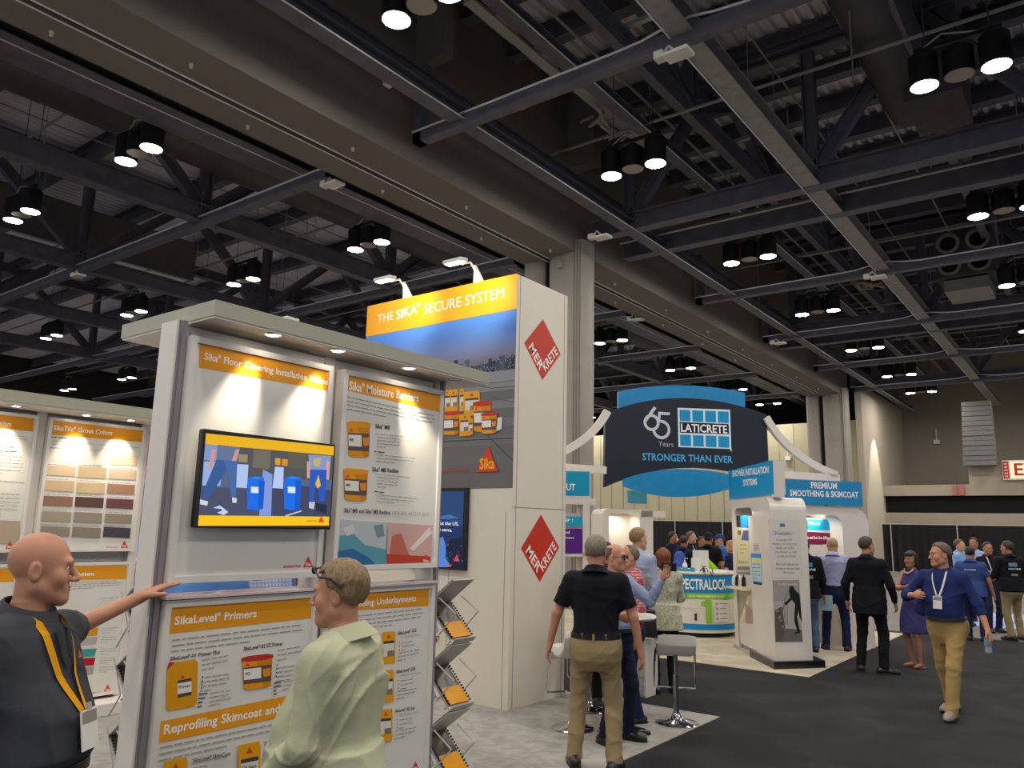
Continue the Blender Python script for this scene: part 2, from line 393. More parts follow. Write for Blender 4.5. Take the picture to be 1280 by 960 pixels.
# exit sign and alarm fittings
ex = thing('exit_sign', 'large lit cream EXIT sign with red letters on the back wall', 'sign', (-3.3, 44.9, 4.9))
MB().box(-3.95, -1.6, 44.8, 44.98, 4.6, 5.55).build('housing', m_white, ex)
pr = Print(PY(44.8), emit=0); cream = M('exit_sign_face', '#f0d9ae', emit=.6)
pr.wpoly([(-3.62, 44.8, 4.68), (-1.65, 44.8, 4.68), (-1.65, 44.8, 5.48), (-3.62, 44.8, 5.48)], cream)
pr.wtext('EXIT', (-3.46, 44.8, 4.82), 1.7, .56, '#c22a1e')
pr.wpoly([(-3.93, 44.8, 4.66), (-3.68, 44.8, 4.66), (-3.68, 44.8, 5.5), (-3.93, 44.8, 5.5)], '#b8382c')
for k in range(5): pr.wpoly([(-3.87, 44.8, 4.74+k*.15), (-3.74, 44.8, 4.74+k*.15), (-3.74, 44.8, 4.81+k*.15), (-3.87, 44.8, 4.81+k*.15)], '#e6b9a2')
pr.build('lettering', ex)
for x, z, lb in ((-7.6, 7.1, 'small pale emergency light on the recessed wall left of the duct'), (-6.0, 6.9, 'white speaker box on the recessed wall beside the duct'), (-14.3, 5.9, 'small white box on the wall above the hanging arch')):
    t = MB().box(x-.16, x+.16, 44.8 if x < -9 else 50.7, 44.95 if x < -9 else 50.95, z, z+.25); t.box(x-.03, x+.03, 44.8 if x < -9 else 50.8, 44.85 if x < -9 else 50.85, z+.25, z+.9)
    tag(t.build('wall_fitting', m_white, bevel=.01), lb, 'fitting')
pl = PY(44.95)
a = pl.px((1191, 613)); t = MB()
for k in (0, 1): t.box(a.x+k*.3, a.x+.2+k*.3, 44.9, 44.98, a.z-.25, a.z+.25)
tag(t.build('fire_alarm', M('alarm_red', '#b5675c', .5)), 'pair of small red alarm boxes on the beige band of the back wall', 'alarm')
# wall-washer that lights the side wall
def spot(name, loc, target, power, size, blend=.4, col=(1, .86, .68), rad=.03, parent=None):
    l = bpy.data.lights.new(name, 'SPOT'); l.energy = power; l.spot_size = math.radians(size); l.spot_blend = blend; l.color = col; l.shadow_soft_size = rad
    o = bpy.data.objects.new(name, l); COL.objects.link(o); d = Vector(target)-Vector(loc)
    m4 = d.to_track_quat('-Z', 'Y').to_matrix().to_4x4(); m4.translation = Vector(loc)
    if parent: o.parent = parent; m4 = wm(parent).inverted() @ m4
    o.matrix_local = m4; return o
spot('wall_washer', (-8.1, 43.6, 8.3), (-9.4, 43.3, 4.6), 520, 42, .35, (1, .97, .85))
# ---------------------------------------------------------------- high-bay lamp clusters
m_house = M('black_lamp_housing', '#141416', .5); m_lens = M('lit_lens', (1, .93, .86), emit=LENS); m_off = M('unlit_lens', '#8a8278', .4)
m_cable = M('cable', '#3a3a3c', .6)
def make_cluster(loc, label):
    t = thing('high_bay_cluster', label, 'ceiling light', loc, group='high-bay lamp clusters under the roof')
    x0, y0, z0 = loc
    MB().box(x0-.62, x0+.62, y0-.03, y0+.03, z0+.62, z0+.68).build('crossbar', m_house, t)
    for s in (-1, 1): MB().tube([(x0+s*.45, y0, z0+.66), (x0+s*.45, y0, 12.6)], .01, 4).build('cable', m_cable, t)
    MB().tube([(x0-.6, y0, z0+.6), (x0-.2, y0-.05, z0+.8), (x0+.1, y0, z0+.74), (x0+.6, y0, z0+.6)], .015, 5).build('cord', m_galv, t)
    for k, s in enumerate((-1, 0, 1)):
        c = (x0+s*.5, y0, z0); up_ = .02 if s else .06
        h = MB().lathe([(.205, .0), (.22, 0), (.22, .5), (.12, .6), (.05, .62)] if s else [(.215, .03), (.225, .03), (.225, .45), (.1, .55)], c, 18).build('housing', m_house, t, smooth=True)
        l = MB(); n = 18; r = .2 if s else .215; zz = -.004 if s else .02
        l.keepn = 1; l.add([(c[0]+r*math.cos(2*PI*i/n), c[1]+r*math.sin(2*PI*i/n), c[2]+zz) for i in range(n)], [tuple(range(n))[::-1]])
        l.build('lens', m_lens if s else m_off, h)
    return t
first = None; base = Vector((0, 0, 9.0)); cl0 = None
ordn = ['first', 'second', 'third', 'fourth', 'fifth', 'sixth', 'seventh', 'eighth', 'ninth']
cols = [(-7.05, 'just right of the boxed beam'), (-1.25, 'right of the broad grey rail'), (4.6, 'far right of the hall'), (-14.85, 'just left of the boxed beam'), (-20.4, 'second left of the boxed beam'),
        (-27, 'third left of the boxed beam'), (-33.6, 'fourth left of the boxed beam'), (-40.3, 'fifth left of the boxed beam'), (-47, 'sixth left of the boxed beam')]
for x, rn in cols:
    for j, y in enumerate((-5.5, .75, 6.95, 13.12, 19.6, 25.75, 32, 38.3, 43.5)):
        if x < -34 and y > 39 or x in (-20.4,-27) and y>44: continue
        lb = 'high-bay lamp cluster, %s along the row %s' % (ordn[j], rn)
        if cl0 is None: cl0 = make_cluster((x, y, 9.0), lb)
        else: dup(cl0, (x, y, 9.0), label=lb)
# ---------------------------------------------------------------- ducts and ceiling clutter
m_duct = M('dark_duct', '#4a474b', .5, .1, var=.15, scale=2)
d = thing('round_duct', 'fat dark round air duct running up the top right of the ceiling', 'duct', (-2.5, 13, 11))
mb = MB(); prof = [Vector((-2.55, 6+i*.5, 11.1)) for i in range(24)]
mb.tube(prof, [.56 if i % 2 else .575 for i in range(24)], 24); mb.build('pipe', m_duct, d, smooth=True)
MB().box(-2.5, -1.5, 15.9, 17.6, 10.3, 12.4).build('branch_box', m_duct, d)
d = thing('round_duct', 'long dark round duct above the lamps left of the boxed beam', 'duct', (-16.2, 10, 10.6))
MB().tube([Vector((-16.1, y, 10.55)) for y in np.arange(-6, 40, .8)], [.62 if i % 2 else .635 for i in range(len(np.arange(-6, 40, .8)))], 20).build('pipe', m_duct, d, smooth=True)
pl = PZ(10)
d = thing('rectangular_duct', 'large rectangular duct with a pale underside left of the boxed beam', 'duct', (-25.3, 8, 10.0))
mb = MB().box(-25.95, -24.62, 7.4, 13.9, 10.0, 11.35); mb.build('casing', M('grey_duct_casing', '#6f6c6c', .6), d)
for i in range(4): MB().box(-25.9, -24.7, 8.2+i*1.4, 9.5+i*1.4, 9.96, 10.0).build('panel', M('pale_duct_panel', '#f2f0ec', .5), d)
MB().box(-25.4, -25.33, 7, 14, 9.9, 9.93).build('pipe', m_steel, d)
d = thing('air_handler', 'dark hanging air handler with four round nozzles at the right', 'air handler', (-2.8, 26.5, 9.8))
MB().box(-3.6, -2.0, 26.2, 28.2, 9.6, 11.1).build('casing', m_duct, d, bevel=.06)
for i in (0, 1):
    for j in (0, 1):
        c = Vector((-3.2+i*.8, 26.2, 10.0+j*.7)); MB().lathe([(.30, 0), (.33, .12), (.24, .12), (.22, .0)], c, 16, axis=(0, -1, 0)).build('nozzle', m_steel2, d); MB().lathe([(.24, 0), (.24, .04)], c, 16, axis=(0, -1, 0)).build('nozzle_opening', m_black, d)
MB().box(-3.4, -2.2, 26.2, 27.8, 9.2, 9.55).build('tray', m_steel2, d)
def tray(name, p, q, wd, ht, label, m=m_galv): return tag(MB().beam(p, q, wd, ht).build(name, m), label, 'tray')
pl = PZ(11.2)
a, b = pl.px((585, 0)), pl.px((706, 97)); tray('cable_tray', (a.x, a.y, 11.2), (a.x, b.y, 11.2), .22, .06, 'pale flat cable tray near the top edge, right of the nearest lamp')
a, b = pl.px((722, 110)), pl.px((815, 190)); t = thing('cable_tray', 'pale ladder tray with tangled fittings left of the pair of lit lamps', 'tray', (a.x, a.y, 11.2))
MB().beam((a.x, a.y, 11.2), (a.x, b.y, 11.2), .26, .06).build('ladder', m_galv, t)
mb = MB(); r = random.Random(3)
for i in range(16): y = a.y+.5+r.random()*1.6; mb.beam((a.x+r.uniform(-.3, .3), y, 11.1-r.random()*.4), (a.x+r.uniform(-.3, .3), y+.3, 11.1-r.random()*.4), .06, .05)
mb.build('fittings', m_galv, t, kind='stuff')
a, b = pl.px((850, 228)), pl.px((905, 250)); 
for (p, q), lb in ((((780, 132), (832, 180)), 'second thin pale strip under the ladder tray'), (((1000, 250), (1003, 251)), '')):
    if lb: a, b = pl.px(p), pl.px(q); tray('light_strip', (a.x, a.y, 11.2), (a.x+.0, b.y, 11.2), .1, .06, 'thin pale strip below the ladder tray')
for i, (p, dx) in enumerate((((785, 35), 1.0), ((915, 180), .9), ((1010, 360), .9))):
    a = pl.px(p); t = tag(MB().box(a.x-dx/2, a.x+dx/2, a.y-.06, a.y+.06, 11.2, 11.28).build('strip_light', m_galv), ['short pale unlit strip light near the top edge', 'short pale unlit strip light behind the truss web', 'short pale unlit strip light beside the far rail'][i], 'strip light')
k = 0
for x in (-7.9, -7.7, -6.2, -6.0, -5.8, -5.55, -5.0, -3.3, -12.3, -15, -19, -19.2, -21, -26):
    for z in ((11.6,) if k % 2 else (11.9,)): struct(MB().tube([(x, -6, z), (x, 48, z)], .022, 5).build('ceiling_pipe', m_galv if k % 3 else m_steel2))
    k += 1
for y in (6.4, 13.9, 20.6, 24, 31, 37):
    for x0, x1 in ((-50, -12), (-9.7, 20)): struct(MB().tube([(x0, y, 10.4), (x1, y, 10.4)], .035, 6).build('ceiling_pipe', m_steel2))
for y, z in ((17.1, 9.7), (17.3, 9.3), (18.6, 9.5)): struct(MB().tube([(-9.7, y, z), (20, y, z)], .03, 6).build('ceiling_pipe', m_galv if z < 9.4 else m_steel2))
# hanger rods
r = random.Random(5)
for i in range(70):
    x = r.choice([r.uniform(-9.5, 3), r.uniform(-30, -12.5)]); y = r.uniform(5, 34); struct(MB().tube([(x, y, 9.1+r.random()*2), (x, y, 12.6)], .012, 4).build('hanger_rod', m_steel2 if i % 3 else m_galv))
# wireless access points: white box on a bracket
aps = [((848, 70), 'where the broad rail crosses the near strut'), ((753, 298), 'beside the top of the grey column'), ((797, 397), 'under the beam beyond the column'), ((960, 432), 'beside the far end of the beam'),
       ((310, 407), 'on the left strut'), ((434, 226), 'tucked under the left edge of the beam'), ((98, 346), 'on the strut at the left truss node'), ((1098, 348), 'beside the broad rail further back'), ((500, 103), 'on the dark face of the beam')]
for i, (p, lb) in enumerate(aps):
    c = PZ(8.6).px(p) if i != 8 else PX(-9.3).px(p); 
    if i == 3: c.x += .45
    if i == 2: c.z -= .1
    if i == 5: c.x -= .4
    if i == 4: c = Vector((-24.2, 19.3, 8.6))
    t = thing('access_point', 'white flat wireless box '+lb, 'wireless box', c)
    MB().box(c.x-.2, c.x+.2, c.y-.14, c.y+.14, c.z, c.z+.06).build('casing', m_white, t, bevel=.02)
    mb = MB().box(c.x-.36, c.x-.22, c.y-.08, c.y+.08, c.z+.04, c.z+.16); mb.tube([(c.x-.29, c.y, c.z+.1), (c.x-.15, c.y, c.z+.22), (c.x, c.y, c.z+.05)], .02, 6); mb.build('bracket', m_white, t)
c = PZ(9).px((652, 137)); tag(MB().lathe([(.0, 0), (.07, .03), (.07, .12), (.02, .16)], c, 8).build('beacon', M('yellow_cap', '#c9a62a', .5)), 'small yellow fitting on the near strut', 'fitting')
c = Vector((-2.9, 23.0, 9.3)); pl = PZ(9.2); a, b = pl.px((1066, 356)), pl.px((1100, 352))
mb = MB()
for i in range(10):
    p = pl.px((1068+r.random()*38, 352+r.random()*10)); q = pl.px((1068+r.random()*38, 352+r.random()*10)); mb.tube([p, q], .04, 5)
tag(mb.build('cable_bundle', M('tan_cable', '#8a7658', .6), kind='stuff'), 'tan tangled cable bundle beside the broad rail', 'cables')
# ================================================================ KIOSKS
m_kiosk = M('white_laminate', '#e2dcd2', .45, var=.02, scale=2); m_kedge = M('sage_grey_laminate', '#a6a692', .5, var=.03)
m_frame = M('silver_white_frame', '#e4dfd6', .3, .1, var=.02); m_poster = M('poster_paper', '#dedbd2', .4, var=.02); m_groove = M('shadow_gap_profile', '#8c8489', .6)
OR, GY, DK, RD, YL = '#e79a14', '#a29e98', '#4a4745', '#d4412a', '#f0b40c'
WH = '#f3efe6'
def zc(x0, y0, s): return lambda pts: [(x0+x/s, y0+y/s) for x, y in pts]
def lightbox(k, x, y0, y1, z0, z1, dep=.06, name='panel', fw=.03):
    p = MB().box(x-dep, x, y0+.004, y1-.004, z0, z1).build(name, m_poster, k)
    f = MB()
    for a in ((y0, y0+fw, z0, z1), (y1-fw, y1, z0, z1), (y0+fw, y1-fw, z0, z0+fw), (y0+fw, y1-fw, z1-fw, z1)): f.box(x-dep, x+.01, a[0], a[1], a[2], a[3])
    f.build('panel_frame', m_frame, p); return p
def downlight(k, x, y, z, tx, tz, power, size=62, ty=None):
    d = MB().lathe([(.035, .0), (.05, -.004), (.05, 0), (.036, .012)], (x, y, z), 14).build('downlight', m_galv, k)
    b = MB(); b.keepn = 1; b.add([(x+.03*math.cos(2*PI*i/10), y+.03*math.sin(2*PI*i/10), z-.005) for i in range(10)], [tuple(range(10))[::-1]])
    b.build('bulb', M('halogen_bulb', (1, .9, .75), emit=22), d)
    spot('downlight_beam', (x, y, z-.02), (tx, y if ty is None else ty, tz), power, size, .9, (1, .88, .7), .025, k)
def tri(pr, x, y, w, h, c='#d8402a', white=True, word='Sika'):   # triangle logo, base centre at x,y
    pr.poly([(x-w/2, y), (x+w/2, y), (x, y-h)], c)
    if white: pr.text(word, (x-w*.27, y-h*.13), (x+w*.27, y-h*.13), h*.26, WH)
def bucket(pr, x0, y0, x1, y1, sl=0.0, lab='MB', lid=OR, kind=0):  # pail drawing between pixels; sl = slope of horizontals
    Y = lambda x, y: y+sl*(x-x0); w = x1-x0; h = y1-y0
    q = lambda u, v: (x0+w*u, Y(x0+w*u, y0+h*v))
    if kind == 0:
        pr.poly([q(.03, .1), q(.97, .1), q(.93, .95), q(.75, 1), q(.25, 1), q(.07, .95)], '#e8980f')
        pr.poly([q(.45, .12), q(.97, .12), q(.93, .95), q(.7, 1)], '#d08409')
        pr.poly([q(0, .04), q(.2, 0), q(.8, 0), q(1, .04), q(1, .13), q(.8, .17), q(.2, .17), q(0, .13)], lid)
        pr.poly([q(.06, .33), q(.95, .33), q(.93, .82), q(.07, .82)], '#5d5048')
        pr.poly([q(.07, .38), q(.62, .38), q(.62, .7), q(.08, .7)], '#e9e6df'); pr.poly([q(.66, .45), q(.92, .42), q(.9, .66), q(.7, .68)], '#e88a20')
        pr.text(lab, q(.12, .56), q(.12+.08*len(lab), .56), h*.08, DK); pr.poly([q(.12, .28), q(.26, .28), q(.19, .19)], RD)
    elif kind == 1:   # jerry can
        pr.poly([q(.03, .16), q(.12, .06), q(.3, .02), q(.9, 0), q(1, .08), q(.97, .86), q(.88, .97), q(.08, 1), q(0, .92)], '#dd9808')
        pr.poly([q(.1, .0), q(.28, .02), q(.03, .16)], '#b8302a'); pr.poly([q(.36, .4), q(.8, .38), q(.8, .72), q(.36, .75)], '#e8e5de')
        pr.poly([q(.36, .4), q(.8, .38), q(.8, .44), q(.36, .46)], '#4a4340'); pr.poly([q(.36, .68), q(.8, .66), q(.8, .72), q(.36, .75)], '#4a4340'); pr.poly([q(.45, .37), q(.6, .36), q(.52, .3)], RD)
        pr.text(lab, q(.4, .56), q(.76, .55), h*.05, DK)
    else:             # bag
        pr.poly([q(.02, .02), q(.95, 0), q(1, .1), q(.97, .98), q(.05, 1), q(0, .1)], '#e5a10c'); pr.poly([q(.12, .3), q(.9, .28), q(.88, .75), q(.12, .78)], '#dcd8d0')
        pr.poly([q(.12, .3), q(.9, .28), q(.9, .36), q(.12, .38)], '#4a4340'); pr.poly([q(.35, .2), q(.65, .2), q(.5, .08)], RD); pr.poly([q(.4, .6), q(.88, .58), q(.88, .75), q(.4, .77)], '#8a7565')
        if lab: pr.text(lab, q(.16, .5), q(.8, .49), h*.06, DK)
# ---- front kiosk
FX = -3.36; pf = PX(FX)
K = thing('display_kiosk', 'white double-decked display kiosk with overhanging canopy and a screen, in front of the green-shirted man', 'display stand', (-3.45, 2.8, 0))
MB().box(-3.56, -3.40, 1.88, 3.78, 0, .1).build('plinth', m_kiosk, K)
MB().box(-3.50, -3.44, 1.92, 3.66, 0.1, 1.47).build('lower_backing', m_kiosk, K); MB().box(-3.50, -3.44, 1.92, 3.66, 1.58, 2.76).build('upper_backing', m_kiosk, K)
for y0, y1, nm in ((1.86, 1.905, 'end_pillar'), (2.765, 2.835, 'mullion'), (3.675, 3.72, 'end_pillar')):
    q = MB().box(-3.54, -3.40 if nm == 'end_pillar' else -3.43, y0, y1, 0, 2.77).build(nm, m_kiosk, K)
    if nm == 'end_pillar': MB().box(-3.40, -3.395, y0+.01, y0+.02, 0, 2.77).box(-3.395, -3.385, y0+.022, y1, 0, 2.77).build('groove', m_groove, q)
p1 = lightbox(K, FX, 1.912, 2.762, 1.565, 2.70); p2_ = lightbox(K, FX, 2.84, 3.672, 1.59, 2.70)
p3_ = lightbox(K, FX, 1.912, 2.762, .12, 1.492); p4_ = lightbox(K, FX, 2.84, 3.66, .12, 1.497)
MB().box(-3.50, -3.33, 1.90, 3.67, 1.498, 1.51).build('ledge_cap', M('clear_edge', '#cbb9bd', .2), K)
can = MB().box(-4.08, -3.21, 1.93, 3.96, 2.78, 2.855).build('canopy', m_kedge, K)
MB().box(-4.07, -3.215, 1.935, 3.955, 2.77, 2.78).build('soffit', m_kiosk, can)
for px_, on in (((318, 423), (292, 500)), ((400, 442), (378, 505)), ((489, 463), (528, 548)), ((546, 477), 0)):
    a = PZ(2.77).px(px_)
    if on: tg = pf.px(on); downlight(K, -3.262, a.y, 2.77, -3.37, tg.z-.10, 22, 46, tg.y)
    else: MB().lathe([(.03, 0), (.045, -.004), (.045, 0)], (-3.27, a.y, 2.772), 12).build('unlit_downlight', m_groove, K)
mb = MB().tube([(-3.4, 2.55, 2.86), (-3.38, 2.65, 2.89), (-3.36, 2.85, 2.89), (-3.34, 2.95, 2.86)], .012, 6); mb.box(-3.4, -3.34, 2.42, 2.5, 2.855, 2.91); mb.build('cable_coil', m_white, K)
pr = Print(pf)      # panel 1
pr.poly([(250, 429), (415, 463), (414, 489), (248, 459)], OR); pr.text('Sika® Floor Covering Installation Videos', (255, 449), (409.5, 481), 8.5, WH); pr.build('header_band', p1)
tri(pr, 385, 709, 13, 14); pr.text('BUILDING TRUST', (354, 710), (376, 709), 3, RD)
pr.build('printed_graphics', p1)
pr = Print(pf)      # panel 2
pr.poly([(436, 470.5), (549.5, 493), (549, 515), (435, 488)], OR); pr.text('Sika® Moisture Barriers', (436, 487), (523, 502.5), 10.5, WH); pr.build('header_band', p2_)
pr.lines((434, 497), (545, 521), 4, 5, 2, GY); pr.text('Sika® MB', (469, 535), (487, 537), 5, DK); pr.text('Sika® MB Redline', (465, 589), (498, 591), 5, DK)
bucket(pr, 433, 526, 463, 571, .05, 'MB'); bucket(pr, 428, 585, 460, 625, .06, 'MB')
pr.build('pail_pictures', p2_)
for y in (543, 593): pr.lines((468, y), (516, y+5), 1, 4, 1.5, GY); pr.lines((471, y+4), (500, y+7), 4, 4, 1.6, GY); pr.lines((467, y+22), (482, y+24), 1, 4, 2, DK); pr.lines((470, y+26), (520, y+31), 3, 4, 1.6, GY)
pr.text('Sika® MB and Sika® MB Redline:', (429, 640), (487, 643), 5, DK); pr.text('100% RH, ASTM F 3010', (489, 643), (535, 645), 4.5, GY, 0)
Z3 = zc(140, 370, 2.6667)
pr.build('product_text', p2_)
pr.poly(Z3([(755, 745), (913, 755), (908, 900), (748, 890)]), '#b8c2c2'); pr.poly(Z3([(755, 800), (800, 790), (840, 830), (912, 845), (908, 900), (748, 890)]), '#5d9cae')
pr.poly(Z3([(748, 850), (800, 842), (850, 870), (880, 898), (748, 890)]), '#2f6f9c'); pr.poly(Z3([(765, 775), (800, 760), (810, 790), (780, 800)]), '#d5d2cb'); pr.poly(Z3([(870, 765), (900, 760), (905, 800), (880, 805)]), '#7e8f96')
pr.build('water_picture', p2_)
pr.poly(Z3([(917, 755), (1066, 765), (1058, 900), (912, 900)]), '#d3aaa0'); pr.poly(Z3([(930, 800), (960, 790), (990, 870), (1058, 880), (1058, 900), (915, 900)]), '#c56d5a')
pr.poly(Z3([(1055, 770), (1064, 790), (1000, 850), (990, 840)]), '#e9ddd6'); pr.poly(Z3([(912, 860), (1058, 868), (1058, 900), (912, 900)]), '#c4422c')
tri(pr, 531, 704, 12, 12); pr.build('printed_graphics', p2_)
pr = Print(pf)      # lower 1: pixel frame of zoom (200,700)x3.5556
Z4 = zc(200, 700, 3.5556); Z8 = zc(200, 800, 6)
z4 = lambda x, y: (200+x/3.5556, 700+y/3.5556)
pr.poly(Z4([(50, 210), (675, 160), (670, 258), (40, 328)]), OR); pr.text('SikaLevel® Primers', z4(63, 288), z4(428, 253), 10, WH); pr.build('header_band', p3_)
pr.lines(z4(52, 362), z4(650, 290), 3, 7, 3, GY, last=.6)
for a, b, s in (((-12, 806), (0, 0), ''),):
    pr.poly([(200, 902), (395, 862), (395, 887), (193, 930)], OR)
pr.text('Reprofiling Skimcoat and Patch', z4(14, 775), z4(640, 655), 11.5, WH); pr.build('header_band', p3_)
pr.text('SikaLevel®-01 Primer Plus', z4(45, 447), z4(265, 415), 4.5, DK); pr.text('SikaLevel®-02 EZ Primer', z4(370, 402), z4(545, 378), 4.5, DK)
bucket(pr, 207, 828, 247, 889, -.12, 'Primer', kind=1); bucket(pr, 301, 821, 341, 863, -.12, '02', '#b8302a'); 
pr.build('product_pictures', p3_)
for x, y in ((252, 826), (346, 814)): pr.lines((x, y), (x+34, y-6), 3, 6, 2.2, GY); pr.lines((x-1, y+22), (x+36, y+17), 4, 5.5, 2.2, GY)
for x, y in ((251.5, 845), (344.5, 830)):
    for k in range(4): pr.poly([(x-k*.5, y+k*4.7), (x+1.6-k*.5, y+k*4.7), (x+1.6-k*.5, y+1.8+k*4.7), (x-k*.5, y+1.8+k*4.7)], DK)
pr.lines((247, 869), (260, 867), 4, 5, 2.6, DK); pr.lines((262, 867), (290, 863), 4, 5, 2, GY); pr.lines((341, 855), (351, 853), 4, 4.6, 2.5, DK); pr.lines((353, 853), (370, 850), 3, 4.6, 2, GY)
pr.lines((198, 936), (362, 902), 3, 8, 3, GY, last=.5)
pr.text('SikaLevel® SkimCoat', z4(140, 900), z4(308, 866), 5, DK); pr.text('SikaLevel®-525 Patch', z4(458, 825), z4(640, 790), 5, DK)
pr.lines((240, 954), (288, 945), 2, 7, 2.4, GY); pr.lines((331, 938), (380, 928), 2, 7, 2.4, GY)
bucket(pr, 203, 950, 233, 1020, -.15, '', kind=2); bucket(pr, 296, 930, 324, 995, -.15, '525 Patch', kind=2)
pr.build('printed_graphics', p3_)
pr = Print(pf)      # lower 2
pr.poly(Z4([(840, 135), (1196, 118), (1193, 203), (840, 225)]), OR); pr.text('Self Leveling Underlayments', (423, 760), z4(1137, 182), 8.5, WH); pr.build('header_band', p4_)
pr.lines((440, 772), z4(1180, 218), 4, 5.5, 2.4, GY, last=.6)
for i, (y, t) in enumerate(((318, '-125'), (488, '-325'), (662, '-425 Lite'))):
    bucket(pr, *z4(985-i*8, y), *z4(1046-i*8, y+145), -.03, '', kind=2); pr.text('SikaLevel®'+t, z4(1055-i*7, y+15), z4(1138-i*5, y), 4, DK)
    pr.lines(z4(1070-i*5, y+28), z4(1165-i*6, y+14), 1, 4, 1.4, GY); pr.lines(z4(1072-i*5, y+52), z4(1130-i*5, y+42), 3, 5, 1.8, GY); pr.lines(z4(1055-i*6, y+100), z4(1150-i*6, y+82), 3, 4.5, 1.8, GY)
    for k in range(3): pr.poly(Z4([(1060-i*6, y+45+k*17), (1064-i*6, y+45+k*17), (1064-i*6, y+50+k*17), (1060-i*6, y+50+k*17)]), DK)
tri(pr, 518, 962, 10, 11); pr.build('printed_graphics', p4_)
# ---- the screen
pt = PX(-3.28)
T = thing('television', 'wide television showing two blue drums, mounted on the front kiosk', 'television', (-3.3, 2.36, 2.03))
MB().box(-3.325, -3.285, 1.975, 2.755, 1.812, 2.262).build('casing', M('gloss_black_plastic', '#101012', .15), T, bevel=.006)
MB().box(-3.36, -3.325, 2.2, 2.5, 1.9, 2.15).build('wall_bracket', m_house, T)
Z = zc(230, 520, 6); pr = Print(PX(-3.2845), emit=.52); a = lambda pts, c: pr.poly(Z(pts), c)
a([(163, 130), (1125, 228), (1085, 822), (103, 824)], '#55607e'); a([(163, 130), (1125, 228), (1120, 296), (158, 212)], '#e0ac10'); a([(110, 745), (1088, 755), (1085, 822), (103, 824)], '#f0bd0e')
a([(158, 214), (250, 222), (240, 335), (148, 330)], '#7d8fc0'); a([(148, 340), (290, 345), (270, 525), (135, 520)], '#93a9d6'); a([(400, 232), (1118, 296), (1105, 480), (380, 470)], '#4d4f52')
a([(520, 250), (650, 262), (640, 400), (510, 385)], '#6a6658'); a([(780, 270), (920, 282), (910, 400), (770, 390)], '#59564a'); a([(135, 525), (640, 560), (640, 748), (110, 745)], '#474b63'); a([(655, 480), (1105, 560), (1095, 755), (650, 748)], '#3d425c')
a([(385, 360), (480, 365), (470, 540), (380, 535)], '#a9bbe4'); a([(680, 380), (745, 385), (740, 545), (660, 540)], '#aebfe8'); a([(590, 400), (660, 440), (650, 748), (560, 748)], '#7e93cf')
a([(680, 315), (720, 318), (718, 370), (680, 366)], '#d3962a'); a([(730, 322), (775, 325), (772, 376), (730, 372)], '#c98a24'); a([(405, 285), (475, 290), (470, 350), (405, 345)], '#8f8464')
a([(250, 215), (415, 235), (400, 340), (240, 325)], '#5f6f8e'); a([(205, 250), (240, 250), (205, 390), (180, 400)], '#c98e82'); a([(385, 250), (412, 250), (370, 400), (335, 385)], '#c98e82')
a([(240, 325), (350, 340), (300, 430), (180, 620), (130, 625), (150, 540)], '#34568f'); a([(290, 330), (395, 340), (385, 600), (345, 610), (335, 450)], '#41659c'); a([(115, 625), (175, 640), (170, 672), (115, 662)], '#c9cbd6'); a([(355, 610), (390, 615), (388, 652), (358, 650)], '#c9cbd6')
for x in (470, 745):
    a([(x+10, 462), (x+60, 452), (x+122, 462), (x+130, 500), (x+118, 695), (x+60, 708), (x, 698), (x-3, 520)], '#1668dd'); a([(x+20, 462), (x+62, 456), (x+112, 462), (x+62, 472)], '#2b86f0'); a([(x+26, 530), (x+106, 534), (x+100, 580), (x+28, 576)], '#cfdcf5'); a([(x+85, 480), (x+130, 490), (x+118, 695), (x+80, 700)], '#0d55c0')
a([(925, 290), (1098, 300), (1085, 410), (935, 400)], '#8290b8'); a([(960, 320), (1020, 318), (1010, 380), (965, 370)], '#b3aa6a'); a([(915, 340), (940, 345), (935, 470), (915, 465)], '#c99a92'); a([(1060, 340), (1088, 345), (1080, 480), (1058, 475)], '#c99a92')
a([(940, 400), (1065, 405), (1048, 640), (1005, 640), (1000, 480), (975, 480), (968, 640), (930, 640)], '#2653b5'); a([(1000, 440), (1018, 520), (995, 545), (978, 510)], '#e0b030'); a([(930, 645), (975, 645), (965, 700), (930, 690)], '#b9bccb'); a([(975, 650), (1060, 665), (1060, 735), (985, 710)], '#23283c')
a([(210, 690), (260, 670), (325, 720), (290, 745), (240, 725), (300, 700)], '#b9c3e6'); a([(750, 745), (870, 708), (875, 716), (760, 752)], '#b9c3e6')
pr.poly(Z([(995, 797), (1045, 797), (1020, 750)]), '#d8402a'); pr.text('BUILDING TRUST', (230+915/6, 520+794/6), (230+985/6, 520+794/6), 2, '#b04a20'); pr.build('screen', T)
# ---- left kiosk
LX = -7.9; pl_ = PX(LX)
K2 = thing('display_kiosk', 'white display kiosk on a raised plinth with the grout colour chart, behind the bald man', 'display stand', (-8, 2.8, 0))
MB().box(-8.8, -7.67, -1, 4.2, .012, .13).build('plinth', m_kiosk, K2, bevel=.01)
MB().box(-8.1, -8.02, 1.2, 4.12, .13, 2.86).build('backing', m_kiosk, K2)
for y in (1.2, 2.1, 3.12, 4.13): MB().box(-8.06, -7.95, y-.05, y+.04, .13, 2.86).build('mullion', m_kiosk, K2)
can = MB().box(-9.0, -7.5, 1.1, 4.35, 2.82, 2.92).build('canopy', m_kedge, K2); MB().box(-8.99, -7.51, 1.11, 4.34, 2.808, 2.82).build('soffit', m_kiosk, can)
L = [lightbox(K2, LX, 3.165, 4.10, 1.52, 2.77), lightbox(K2, LX, 2.16, 3.07, 1.52, 2.77), lightbox(K2, LX, 3.165, 4.10, .16, 1.42), lightbox(K2, LX, 2.16, 3.07, .16, 1.42)]
